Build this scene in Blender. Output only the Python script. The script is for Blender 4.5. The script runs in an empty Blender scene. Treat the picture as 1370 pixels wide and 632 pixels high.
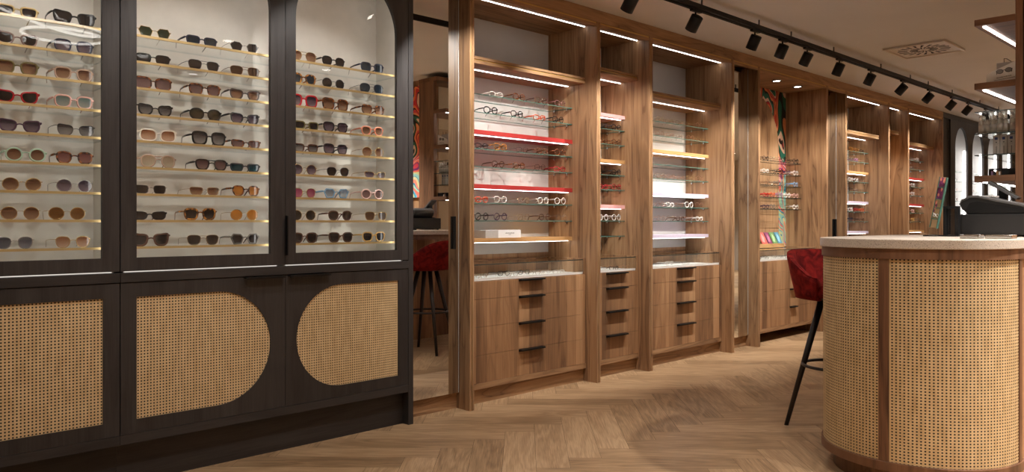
import bpy, math, random
from math import sin, cos, pi, radians, sqrt, atan2
random.seed(7)
SC = bpy.context.scene
COL = SC.collection

# ------------------------------------------------------------------ materials
def new_mat(name):
    m = bpy.data.materials.new(name); m.use_nodes = True
    nt = m.node_tree; nt.nodes.clear()
    out = nt.nodes.new('ShaderNodeOutputMaterial')
    return m, nt, out

def N(nt, t, **kw):
    n = nt.nodes.new(t)
    for k, v in kw.items():
        if k.startswith('i_'):
            n.inputs[k[2:].replace('_', ' ')].default_value = v
        else:
            setattr(n, k, v)
    return n

def L(nt, a, b): nt.links.new(a, b)

def srgb(r, g, b):
    f = lambda c: c / 12.92 if c <= 0.04045 else ((c + 0.055) / 1.055) ** 2.4
    return (f(r / 255), f(g / 255), f(b / 255), 1)

def math_node(nt, op, a, b=None, clamp=False):
    n = nt.nodes.new('ShaderNodeMath'); n.operation = op; n.use_clamp = clamp
    for i, v in enumerate((a, b)):
        if v is None: continue
        if isinstance(v, (int, float)): n.inputs[i].default_value = v
        else: nt.links.new(v, n.inputs[i])
    return n.outputs[0]

def ramp(nt, fac, stops, interp='LINEAR'):
    r = nt.nodes.new('ShaderNodeValToRGB'); r.color_ramp.interpolation = interp
    el = r.color_ramp.elements
    while len(el) < len(stops): el.new(0.5)
    for e, (p, c) in zip(el, stops): e.position = p; e.color = c
    nt.links.new(fac, r.inputs[0]); return r.outputs[0]

def principled(nt, out, **kw):
    p = nt.nodes.new('ShaderNodeBsdfPrincipled')
    for k, v in kw.items(): p.inputs[k].default_value = v
    nt.links.new(p.outputs[0], out.inputs[0]); return p

def plain(name, col, rough=0.5, metal=0.0, noise=0.04, scale=60, spec=0.5):
    """paint, metal, plastic: one colour with a fine procedural mottling"""
    m, nt, out = new_mat(name)
    p = principled(nt, out, Roughness=rough, Metallic=metal)
    p.inputs['Specular IOR Level'].default_value = spec
    tc = N(nt, 'ShaderNodeTexCoord'); nz = N(nt, 'ShaderNodeTexNoise'); nz.inputs['Scale'].default_value = scale
    L(nt, tc.outputs['Object'], nz.inputs['Vector'])
    lo = tuple(c * (1 - noise) for c in col[:3]) + (1,); hi = tuple(min(1, c * (1 + noise)) for c in col[:3]) + (1,)
    L(nt, ramp(nt, nz.outputs[0], [(0.3, lo), (0.7, hi)]), p.inputs['Base Color'])
    return m

def emis(name, col, strength):
    m, nt, out = new_mat(name)
    e = N(nt, 'ShaderNodeEmission'); e.inputs[0].default_value = col; e.inputs[1].default_value = strength
    L(nt, e.outputs[0], out.inputs[0]); return m

def wood(name, dark, mid, light, grain='Z', stave=0.075, stave_amt=0.35, rough=0.5, fine=1.0, bump=0.05, world=False, fig=1.0):
    """straight grained veneer: stretched noise along the grain, staves across it"""
    m, nt, out = new_mat(name)
    p = principled(nt, out, Roughness=rough); p.inputs['Specular IOR Level'].default_value = 0.35
    tc = N(nt, 'ShaderNodeTexCoord'); oi = N(nt, 'ShaderNodeObjectInfo')
    sep = N(nt, 'ShaderNodeSeparateXYZ'); gm = N(nt, 'ShaderNodeNewGeometry'); L(nt, gm.outputs['Position'] if world else tc.outputs['Object'], sep.inputs[0])
    a = {'X': 0, 'Y': 1, 'Z': 2}[grain]; others = [i for i in range(3) if i != a]
    across = math_node(nt, 'ADD', sep.outputs[others[0]], math_node(nt, 'MULTIPLY', sep.outputs[others[1]], 0.83))
    rnd = math_node(nt, 'MULTIPLY', oi.outputs['Random'], 0.0 if world else 17.0)
    acr = math_node(nt, 'ADD', across, rnd)
    cell = math_node(nt, 'FLOOR', math_node(nt, 'DIVIDE', acr, stave))
    wn = N(nt, 'ShaderNodeTexWhiteNoise', noise_dimensions='1D'); L(nt, cell, wn.inputs['W'])
    # grain vector
    def vec(sa, sb):
        cmb = N(nt, 'ShaderNodeCombineXYZ')
        L(nt, math_node(nt, 'MULTIPLY', acr, sb), cmb.inputs[0])
        L(nt, math_node(nt, 'ADD', math_node(nt, 'MULTIPLY', sep.outputs[a], sa), math_node(nt, 'MULTIPLY', wn.outputs[0], 31.0)), cmb.inputs[1])
        return cmb.outputs[0]
    n1 = N(nt, 'ShaderNodeTexNoise'); n1.inputs['Scale'].default_value = 1; n1.inputs['Detail'].default_value = 2.5; n1.inputs['Distortion'].default_value = 0.9
    L(nt, vec(0.8 * fine, 9 * fine), n1.inputs['Vector'])
    n2 = N(nt, 'ShaderNodeTexNoise'); n2.inputs['Scale'].default_value = 1; n2.inputs['Detail'].default_value = 4
    L(nt, vec(3 * fine, 120 * fine), n2.inputs['Vector'])
    ring = math_node(nt, 'PINGPONG', math_node(nt, 'MULTIPLY', n1.outputs[0], 5.0), 0.5)
    vein = math_node(nt, 'LESS_THAN', ring, 0.045)
    f = math_node(nt, 'ADD', math_node(nt, 'MULTIPLY', n1.outputs[0], 0.45), math_node(nt, 'MULTIPLY', n2.outputs[0], 0.30))
    f = math_node(nt, 'ADD', f, math_node(nt, 'ADD', math_node(nt, 'MULTIPLY', ring, 0.32 * fig), 0.08 * (1 - fig)))
    f = math_node(nt, 'SUBTRACT', f, math_node(nt, 'MULTIPLY', vein, 0.06 * fig))
    f = math_node(nt, 'ADD', f, math_node(nt, 'MULTIPLY', math_node(nt, 'SUBTRACT', wn.outputs[0], 0.5), stave_amt))
    c = ramp(nt, f, [(0.22, dark), (0.46, mid), (0.70, light)])
    L(nt, c, p.inputs['Base Color'])
    b = N(nt, 'ShaderNodeBump'); b.inputs['Strength'].default_value = bump; b.inputs['Distance'].default_value = 0.002
    L(nt, n2.outputs[0], b.inputs['Height']); L(nt, b.outputs[0], p.inputs['Normal'])
    return m

def clear_glass(name, tint=(1, 1, 1, 1), base=0.02, k=0.5, rough=0.0):
    """thin architectural pane: see-through, mirror-like towards grazing"""
    m, nt, out = new_mat(name)
    t = N(nt, 'ShaderNodeBsdfTransparent'); t.inputs[0].default_value = tint
    g = N(nt, 'ShaderNodeBsdfGlossy'); g.inputs['Roughness'].default_value = rough; g.inputs[0].default_value = (1, 1, 1, 1)
    lw = N(nt, 'ShaderNodeLayerWeight'); lw.inputs[0].default_value = 0.5
    f = math_node(nt, 'ADD', math_node(nt, 'MULTIPLY', math_node(nt, 'POWER', lw.outputs['Facing'], 4.0), k), base, clamp=True)
    mx = N(nt, 'ShaderNodeMixShader'); L(nt, f, mx.inputs[0]); L(nt, t.outputs[0], mx.inputs[1]); L(nt, g.outputs[0], mx.inputs[2])
    L(nt, mx.outputs[0], out.inputs[0]); return m

def lens_mat(name, top, bot, alpha_top=0.9, alpha_bot=0.75):
    """tinted lens: colour-filtering glass graded from brow to cheek, glossy"""
    m, nt, out = new_mat(name)
    tc = N(nt, 'ShaderNodeTexCoord'); sep = N(nt, 'ShaderNodeSeparateXYZ'); L(nt, tc.outputs['Generated'], sep.inputs[0])
    col = ramp(nt, sep.outputs[2], [(0.05, bot), (0.85, top)])
    t = N(nt, 'ShaderNodeBsdfTransparent')
    d = N(nt, 'ShaderNodeBsdfDiffuse'); L(nt, col, d.inputs[0]); L(nt, col, t.inputs[0])
    mx0 = N(nt, 'ShaderNodeMixShader'); mx0.inputs[0].default_value = 0.35
    L(nt, t.outputs[0], mx0.inputs[1]); L(nt, d.outputs[0], mx0.inputs[2])
    g = N(nt, 'ShaderNodeBsdfGlossy'); g.inputs['Roughness'].default_value = 0.04
    lw = N(nt, 'ShaderNodeLayerWeight'); f = math_node(nt, 'ADD', math_node(nt, 'MULTIPLY', math_node(nt, 'POWER', lw.outputs['Facing'], 4.0), 0.5), 0.05, clamp=True)
    mx = N(nt, 'ShaderNodeMixShader'); L(nt, f, mx.inputs[0]); L(nt, mx0.outputs[0], mx.inputs[1]); L(nt, g.outputs[0], mx.inputs[2])
    L(nt, mx.outputs[0], out.inputs[0]); return m

def cane(name, pu, pv, light, dark):
    """woven cane: octagonal see-through holes, strands of varying straw colour; UV in metres"""
    m, nt, out = new_mat(name)
    uv = N(nt, 'ShaderNodeUVMap'); sep = N(nt, 'ShaderNodeSeparateXYZ'); L(nt, uv.outputs[0], sep.inputs[0])
    fu = math_node(nt, 'ABSOLUTE', math_node(nt, 'SUBTRACT', math_node(nt, 'FRACT', math_node(nt, 'DIVIDE', sep.outputs[0], pu)), 0.5))
    fv = math_node(nt, 'ABSOLUTE', math_node(nt, 'SUBTRACT', math_node(nt, 'FRACT', math_node(nt, 'DIVIDE', sep.outputs[1], pv)), 0.5))
    dg = math_node(nt, 'MULTIPLY', math_node(nt, 'ADD', fu, fv), 0.72)
    d = math_node(nt, 'MAXIMUM', math_node(nt, 'MAXIMUM', fu, fv), dg)
    hole = math_node(nt, 'LESS_THAN', d, 0.25)
    # strand tone
    st = math_node(nt, 'PINGPONG', math_node(nt, 'MULTIPLY', math_node(nt, 'SUBTRACT', d, 0.225), 7.0), 0.5)
    nz = N(nt, 'ShaderNodeTexNoise'); nz.inputs['Scale'].default_value = 38; nz.inputs['Detail'].default_value = 4
    mp = N(nt, 'ShaderNodeMapping'); mp.inputs['Scale'].default_value = (1, 0.25, 1); L(nt, uv.outputs[0], mp.inputs[0]); L(nt, mp.outputs[0], nz.inputs['Vector'])
    f = math_node(nt, 'ADD', math_node(nt, 'MULTIPLY', nz.outputs[0], 0.7), math_node(nt, 'MULTIPLY', st, 0.6))
    p = nt.nodes.new('ShaderNodeBsdfPrincipled'); p.inputs['Roughness'].default_value = 0.5
    L(nt, ramp(nt, f, [(0.25, dark), (0.65, light)]), p.inputs['Base Color'])
    b = N(nt, 'ShaderNodeBump'); b.inputs['Strength'].default_value = 0.3; b.inputs['Distance'].default_value = 0.001
    L(nt, st, b.inputs['Height']); L(nt, b.outputs[0], p.inputs['Normal'])
    t = N(nt, 'ShaderNodeBsdfTransparent')
    mx = N(nt, 'ShaderNodeMixShader'); L(nt, hole, mx.inputs[0]); L(nt, p.outputs[0], mx.inputs[1]); L(nt, t.outputs[0], mx.inputs[2])
    L(nt, mx.outputs[0], out.inputs[0]); return m

def floor_mat():
    m, nt, out = new_mat('oak_herringbone')
    p = principled(nt, out, Roughness=0.42); p.inputs['Specular IOR Level'].default_value = 0.4
    uv = N(nt, 'ShaderNodeUVMap'); at = N(nt, 'ShaderNodeAttribute', attribute_name='plank_tone')
    sep = N(nt, 'ShaderNodeSeparateXYZ'); L(nt, uv.outputs[0], sep.inputs[0])
    rnd = at.outputs['Fac']
    def vec(su, sv):
        c = N(nt, 'ShaderNodeCombineXYZ')
        L(nt, math_node(nt, 'ADD', math_node(nt, 'MULTIPLY', sep.outputs[0], su), math_node(nt, 'MULTIPLY', rnd, 57.0)), c.inputs[0])
        L(nt, math_node(nt, 'MULTIPLY', sep.outputs[1], sv), c.inputs[1]); L(nt, math_node(nt, 'MULTIPLY', rnd, 23.0), c.inputs[2])
        return c.outputs[0]
    n1 = N(nt, 'ShaderNodeTexNoise'); n1.inputs['Scale'].default_value = 1; n1.inputs['Detail'].default_value = 4; n1.inputs['Distortion'].default_value = 0.5
    L(nt, vec(1.0, 7), n1.inputs['Vector'])
    rings = math_node(nt, 'PINGPONG', math_node(nt, 'MULTIPLY', n1.outputs[0], 8.0), 0.5)
    n2 = N(nt, 'ShaderNodeTexNoise'); n2.inputs['Scale'].default_value = 1; n2.inputs['Detail'].default_value = 4
    L(nt, vec(7, 160), n2.inputs['Vector'])
    f = math_node(nt, 'ADD', math_node(nt, 'MULTIPLY', rings, 0.36), math_node(nt, 'MULTIPLY', n2.outputs[0], 0.66))
    f = math_node(nt, 'ADD', f, math_node(nt, 'MULTIPLY', math_node(nt, 'SUBTRACT', rnd, 0.5), 0.26))
    c = ramp(nt, f, [(0.16, srgb(122, 95, 68)), (0.42, srgb(164, 132, 98)), (0.66, srgb(190, 158, 122))])
    # joint line
    e = N(nt, 'ShaderNodeAttribute', attribute_name='plank_edge')
    L(nt, c, p.inputs['Base Color'])
    b = N(nt, 'ShaderNodeBump'); b.inputs['Strength'].default_value = 0.06; b.inputs['Distance'].default_value = 0.002
    L(nt, n2.outputs[0], b.inputs['Height']); L(nt, b.outputs[0], p.inputs['Normal'])
    return m

def tort_mat(name, dark, light):
    m, nt, out = new_mat(name)
    p = principled(nt, out, Roughness=0.15)
    tc = N(nt, 'ShaderNodeTexCoord'); nz = N(nt, 'ShaderNodeTexNoise'); nz.inputs['Scale'].default_value = 75; nz.inputs['Detail'].default_value = 2
    L(nt, tc.outputs['Object'], nz.inputs['Vector'])
    L(nt, ramp(nt, nz.outputs[0], [(0.42, dark), (0.6, light)]), p.inputs['Base Color']); return m

def mural_mat():
    """free abstract painting: flat swirling bands, a dark jungle-toned top, coral middle, pale blue and green foot"""
    m, nt, out = new_mat('mural_paint')
    p = principled(nt, out, Roughness=0.5)
    gm = N(nt, 'ShaderNodeNewGeometry'); mp = N(nt, 'ShaderNodeMapping'); mp.inputs['Scale'].default_value = (1, 1.9, 1.05); mp.inputs['Location'].default_value = (0.3, 0.15, 0.2)
    L(nt, gm.outputs['Position'], mp.inputs[0])
    nz = N(nt, 'ShaderNodeTexNoise'); nz.inputs['Scale'].default_value = 1.6; nz.inputs['Detail'].default_value = 0.4; nz.inputs['Distortion'].default_value = 1.8
    L(nt, mp.outputs[0], nz.inputs['Vector'])
    f = math_node(nt, 'FRACT', math_node(nt, 'MULTIPLY', nz.outputs[0], 3.6))
    K = srgb(18, 12, 14)
    A = [K, srgb(36, 110, 88), srgb(236, 196, 170), K, srgb(206, 36, 48), srgb(238, 128, 70), K, srgb(214, 60, 70), srgb(232, 150, 96), K]
    B = [srgb(120, 44, 104), srgb(238, 112, 92), srgb(246, 170, 150), srgb(150, 50, 120), srgb(240, 96, 88), srgb(236, 140, 110), K, srgb(176, 80, 140), srgb(242, 190, 170), srgb(220, 70, 84)]
    C = [srgb(52, 140, 176), srgb(206, 212, 150), srgb(150, 206, 196), srgb(70, 160, 190), srgb(222, 214, 160), srgb(242, 140, 116), srgb(48, 132, 168), srgb(170, 210, 180), srgb(236, 120, 104), srgb(86, 178, 200)]
    pos = [0, .07, .20, .31, .35, .48, .58, .63, .76, .93]
    ra, rb, rc = [ramp(nt, f, list(zip(pos, q)), 'CONSTANT') for q in (A, B, C)]
    sep = N(nt, 'ShaderNodeSeparateXYZ'); L(nt, gm.outputs['Position'], sep.inputs[0])
    zz = math_node(nt, 'ADD', sep.outputs[2], math_node(nt, 'MULTIPLY', nz.outputs[0], 0.5))
    m1 = N(nt, 'ShaderNodeMix', data_type='RGBA'); L(nt, math_node(nt, 'GREATER_THAN', zz, 2.18), m1.inputs[0]); L(nt, rb, m1.inputs[6]); L(nt, ra, m1.inputs[7])
    m2 = N(nt, 'ShaderNodeMix', data_type='RGBA'); L(nt, math_node(nt, 'GREATER_THAN', zz, 1.92), m2.inputs[0]); L(nt, rc, m2.inputs[6]); L(nt, m1.outputs[2], m2.inputs[7])
    L(nt, m2.outputs[2], p.inputs['Base Color']); return m

def velvet_mat():
    m, nt, out = new_mat('red_velvet')
    p = principled(nt, out, Roughness=0.85)
    p.inputs['Sheen Weight'].default_value = 0.3; p.inputs['Sheen Roughness'].default_value = 0.35; p.inputs['Sheen Tint'].default_value = srgb(235, 90, 70)
    p.inputs['Specular IOR Level'].default_value = 0.15
    tc = N(nt, 'ShaderNodeTexCoord'); nz = N(nt, 'ShaderNodeTexNoise'); nz.inputs['Scale'].default_value = 16; nz.inputs['Detail'].default_value = 5; nz.inputs['Distortion'].default_value = 1.2
    L(nt, tc.outputs['Object'], nz.inputs['Vector'])
    L(nt, ramp(nt, nz.outputs[0], [(0.35, srgb(80, 9, 10)), (0.65, srgb(138, 30, 25))]), p.inputs['Base Color']); return m

def stone_mat():
    m, nt, out = new_mat('speckled_stone')
    p = principled(nt, out, Roughness=0.3)
    tc = N(nt, 'ShaderNodeTexCoord'); v = N(nt, 'ShaderNodeTexNoise'); v.inputs['Scale'].default_value = 260; v.inputs['Detail'].default_value = 2
    L(nt, tc.outputs['Object'], v.inputs['Vector'])
    L(nt, ramp(nt, v.outputs[0], [(0.30, srgb(120, 108, 98)), (0.42, srgb(190, 177, 162)), (0.7, srgb(206, 194, 180))]), p.inputs['Base Color']); return m

def brushed(name, col, rough=0.3, metal=1.0):
    m, nt, out = new_mat(name); p = principled(nt, out, Metallic=metal)
    tc = N(nt, 'ShaderNodeTexCoord'); mp = N(nt, 'ShaderNodeMapping'); mp.inputs['Scale'].default_value = (40, 2, 300)
    nz = N(nt, 'ShaderNodeTexNoise'); L(nt, tc.outputs['Object'], mp.inputs[0]); L(nt, mp.outputs[0], nz.inputs['Vector'])
    p.inputs['Base Color'].default_value = col
    r = math_node(nt, 'ADD', math_node(nt, 'MULTIPLY', nz.outputs[0], 0.15), rough - 0.07); L(nt, r, p.inputs['Roughness']); return m

WD, WM, WL = srgb(110, 79, 56), srgb(158, 121, 87), srgb(192, 153, 114)
M = {}
M['wood_v'] = wood('walnut_upright', WD, WM, WL, 'Z', 0.21, 0.12)
M['wood_front'] = wood('walnut_staved_front', WD, srgb(154, 114, 80), srgb(188, 146, 106), 'Z', 0.083, 0.38, world=True, fig=.55)
M['wood_h'] = wood('walnut_horizontal', WD, WM, WL, 'Y', 0.5, 0.1)
M['wood_x'] = wood('walnut_crosswise', WD, WM, WL, 'X', 0.5, 0.1)
DD, DM, DL = srgb(78, 52, 36), srgb(112, 78, 55), srgb(142, 104, 76)
M['dark_v'] = wood('dark_walnut_upright', DD, DM, DL, 'Z', 0.3, 0.1)
M['dark_h'] = wood('dark_walnut_rail', DD, DM, DL, 'Z', 9.0, 0.05, fine=.35)
M['dark_x'] = wood('dark_walnut_crosswise', DD, DM, DL, 'X', 0.5, 0.1)
M['oak_shelf'] = wood('light_oak_shelf', srgb(165, 120, 72), srgb(196, 150, 97), srgb(214, 172, 118), 'Y', 0.5, 0.1)
BD, BM, BL = srgb(40, 36, 35), srgb(58, 54, 53), srgb(74, 70, 68)
M['black_v'] = wood('stained_black_upright', BD, BM, BL, 'Z', 0.4, 0.08, rough=0.45, fine=1.6, fig=.25)
M['black_h'] = wood('stained_black_horizontal', BD, BM, BL, 'Y', 0.4, 0.08, rough=0.45, fine=1.6, fig=.25)
M['brass'] = brushed('brushed_brass', srgb(205, 168, 98), 0.42, 0.6)
M['gold_edge'] = brushed('gold_shelf_edge', srgb(202, 176, 122), 0.42, 0.6)
M['white_panel'] = plain('white_panel', srgb(206, 202, 196), 0.45, noise=0.02, scale=8)
M['cream_lining'] = plain('cream_lining', srgb(222, 216, 206), 0.6, noise=0.03, scale=14)
M['white_tray'] = plain('white_tray', srgb(238, 236, 232), 0.4, noise=0.02)
M['red_shelf'] = plain('red_lacquer', srgb(170, 50, 47), 0.4)
M['pink_shelf'] = plain('pink_lacquer', srgb(228, 172, 168), 0.4)
M['lilac_shelf'] = plain('lilac_lacquer', srgb(206, 192, 208), 0.4)
M['led'] = emis('led_strip', (0.97, 0.985, 1.0, 1), 7.0)
M['led_rack'] = emis('led_strip_rack', (1.0, .97, .94, 1), 16.0)
M['led_gap'] = emis('led_sill', (1.0, .93, .84, 1), .6)
M['led_soft'] = emis('led_strip_cabinet', (1.0, 0.97, 0.92, 1), 4.6)
M['led_arch'] = emis('led_tube', (1.0, 0.97, 0.94, 1), 5.5)
M['led_ring'] = emis('led_loop', (1.0, 0.95, 0.88, 1), 9.0)
M['spot_lens'] = emis('spot_lamp', (1.0, 0.9, 0.78, 1), 18.0)
M['down_lens'] = emis('downlight_lamp', (1.0, 0.93, 0.85, 1), 14.0)
M['glass_door'] = clear_glass('cabinet_glass', base=0.02, k=0.30)
M['glass_case'] = clear_glass('case_glass', tint=(0.97, 0.985, 0.98, 1), base=0.05, k=1.1)
M['glass_shelf'] = clear_glass('shelf_glass', tint=(0.975, 0.985, 0.98, 1), base=0.02, k=0.35)
M['glass_dark'] = clear_glass('smoked_shelf_glass', tint=(0.88, 0.9, 0.88, 1), base=0.03, k=0.35)
M['glass_edge'] = plain('green_glass_edge', srgb(72, 106, 94), 0.15)
M['pale_edge'] = plain('pale_glass_edge', srgb(205, 204, 196), 0.2)
M['glass_edge_dark'] = plain('dark_glass_edge', srgb(48, 56, 52), 0.15)
def _frost():
    m, nt, out = new_mat('clear_plastic'); p = nt.nodes.new('ShaderNodeBsdfPrincipled'); p.inputs['Base Color'].default_value = srgb(205, 200, 192); p.inputs['Roughness'].default_value = 0.2
    t = N(nt, 'ShaderNodeBsdfTransparent'); mx = N(nt, 'ShaderNodeMixShader'); mx.inputs[0].default_value = 0.55
    L(nt, t.outputs[0], mx.inputs[1]); L(nt, p.outputs[0], mx.inputs[2]); L(nt, mx.outputs[0], out.inputs[0]); return m
M['clear_plastic'] = _frost()
def _mirror():
    m, nt, out = new_mat('mirror_silver'); g = N(nt, 'ShaderNodeBsdfGlossy'); g.inputs[0].default_value = (0.86, 0.87, 0.86, 1); g.inputs['Roughness'].default_value = 0.0
    L(nt, g.outputs[0], out.inputs[0]); return m
M['mirror'] = _mirror()
M['mirror_edge'] = plain('ground_mirror_edge', srgb(196, 200, 196), 0.3)
M['chrome'] = brushed('chrome_peg', (0.8, 0.8, 0.82, 1), 0.15)
M['steel'] = brushed('polished_steel', (0.78, 0.76, 0.73, 1), 0.12)
M['black_metal'] = plain('black_metal', srgb(17, 16, 16), 0.45, 0.0, spec=0.3)
M['black_plastic'] = plain('black_plastic', srgb(30, 29, 29), 0.4)
M['charcoal_plastic'] = plain('charcoal_plastic', srgb(78, 76, 75), 0.4)
M['leg_metal'] = plain('dark_brown_metal', srgb(40, 32, 29), 0.4)
M['cane_door'] = cane('cane_webbing', 0.0141, 0.0137, srgb(236, 208, 162), srgb(202, 168, 120))
M['cane_desk'] = cane('cane_webbing_desk', 0.0165, 0.0137, srgb(212, 184, 140), srgb(176, 145, 100))
M['dark_back'] = plain('dark_backing', srgb(30, 24, 20), 0.8)
M['floor'] = floor_mat()
M['ceiling'] = plain('ceiling_plaster', srgb(210, 206, 201), 0.85, noise=0.03, scale=2)
M['wall'] = plain('wall_plaster', srgb(196, 184, 170), 0.85, noise=0.03, scale=2)
M['vent'] = plain('vent_enamel', srgb(206, 194, 180), 0.5)
M['vent_dark'] = plain('vent_slot', srgb(40, 32, 28), 0.8)
M['mural'] = mural_mat()
M['velvet'] = velvet_mat()
M['stone'] = stone_mat()
M['paper_white'] = plain('white_card', srgb(232, 230, 228), 0.6, noise=0.015)
M['grey_card'] = plain('grey_card', srgb(176, 170, 164), 0.6, noise=0.03)
M['blue_ink'] = plain('blue_ink', srgb(40, 58, 110), 0.6)
M['grey_ink'] = plain('grey_ink', srgb(120, 118, 118), 0.6)
M['dark_ink'] = plain('dark_ink', srgb(52, 50, 54), 0.6)
M['white_cap'] = plain('white_cap', srgb(225, 222, 218), 0.4)

FR = {'gold': ('p', (214, 186, 128), .3), 'black': ('p', (22, 20, 21), .18), 'blackmatte': ('p', (30, 28, 29), .5), 'taupe': ('p', (146, 124, 116), .3),
 'navy': ('p', (30, 36, 58), .25), 'olive': ('p', (112, 100, 58), .25), 'clearbrown': ('p', (178, 150, 130), .2), 'red': ('p', (176, 22, 34), .2), 'redf': ('p', (150, 34, 40), .2),
 'pink': ('p', (222, 172, 158), .25), 'plumf': ('p', (66, 40, 62), .2), 'mint': ('p', (176, 204, 180), .25), 'cream': ('p', (232, 222, 206), .25), 'brownf': ('p', (84, 54, 40), .22),
 'greyf': ('p', (110, 104, 98), .25), 'coral': ('p', (224, 142, 112), .22), 'clearpink': ('p', (226, 190, 180), .2), 'honey': ('p', (206, 164, 96), .2), 'orange': ('p', (214, 84, 44), .22),
 'skyblue': ('p', (122, 164, 196), .22), 'blackclear': ('p', (70, 60, 58), .2), 'clear': ('p', (226, 218, 208), .12), 'rosef': ('p', (120, 78, 72), .2), 'mauvef': ('p', (160, 110, 150), .2), 'champ': ('m', (206, 184, 152), .25),
 'goldm': ('m', (206, 172, 112), .25), 'silver': ('m', (190, 188, 184), .22), 'gunmetal': ('m', (78, 78, 82), .3), 'bronze': ('m', (120, 86, 60), .3), 'copper': ('m', (190, 136, 104), .28), 'blackmetal': ('m', (32, 30, 32), .35)}
for k, (t, c, r) in FR.items():
    M['f_' + k] = plain('eyewear_' + k, srgb(*c), r, 0.85 if t == 'm' else 0.0, noise=0.03)
M['f_tort'] = tort_mat('eyewear_tortoise', srgb(44, 22, 14), srgb(150, 88, 44))
M['f_tortl'] = tort_mat('eyewear_amber_tortoise', srgb(60, 32, 16), srgb(206, 138, 62))
LN = {'smoke': ((44, 40, 40), (66, 60, 58)), 'brown': ((96, 58, 40), (178, 140, 112)), 'brownd': ((60, 42, 32), (96, 72, 56)), 'plum': ((62, 50, 66), (150, 132, 140)), 'teal': ((96, 120, 116), (196, 196, 186)),
 'grey': ((70, 66, 68), (160, 154, 150)), 'rose': ((120, 72, 70), (180, 130, 122)), 'amberd': ((110, 72, 38), (138, 96, 56)), 'blue': ((74, 78, 92), (128, 130, 140)), 'amber': ((150, 96, 64), (224, 186, 158)),
 'green': ((44, 56, 42), (60, 72, 56)), 'blued': ((36, 48, 60), (58, 74, 88)), 'mauve': ((104, 78, 78), (150, 122, 118)), 'olive': ((78, 70, 54), (104, 94, 76)), 'sand': ((180, 158, 132), (206, 190, 166)),
 'tealb': ((34, 60, 70), (50, 92, 100)), 'orange': ((198, 124, 52), (212, 146, 76)), 'magenta': ((150, 62, 96), (204, 120, 142)), 'bluel': ((120, 140, 160), (200, 208, 214))}
for k, (a, b) in LN.items(): M['l_' + k] = lens_mat('lens_' + k, srgb(*a), srgb(*b))
M['l_demo'] = clear_glass('lens_demo', tint=(0.96, 0.96, 0.96, 1), base=0.03, k=0.4)

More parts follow.
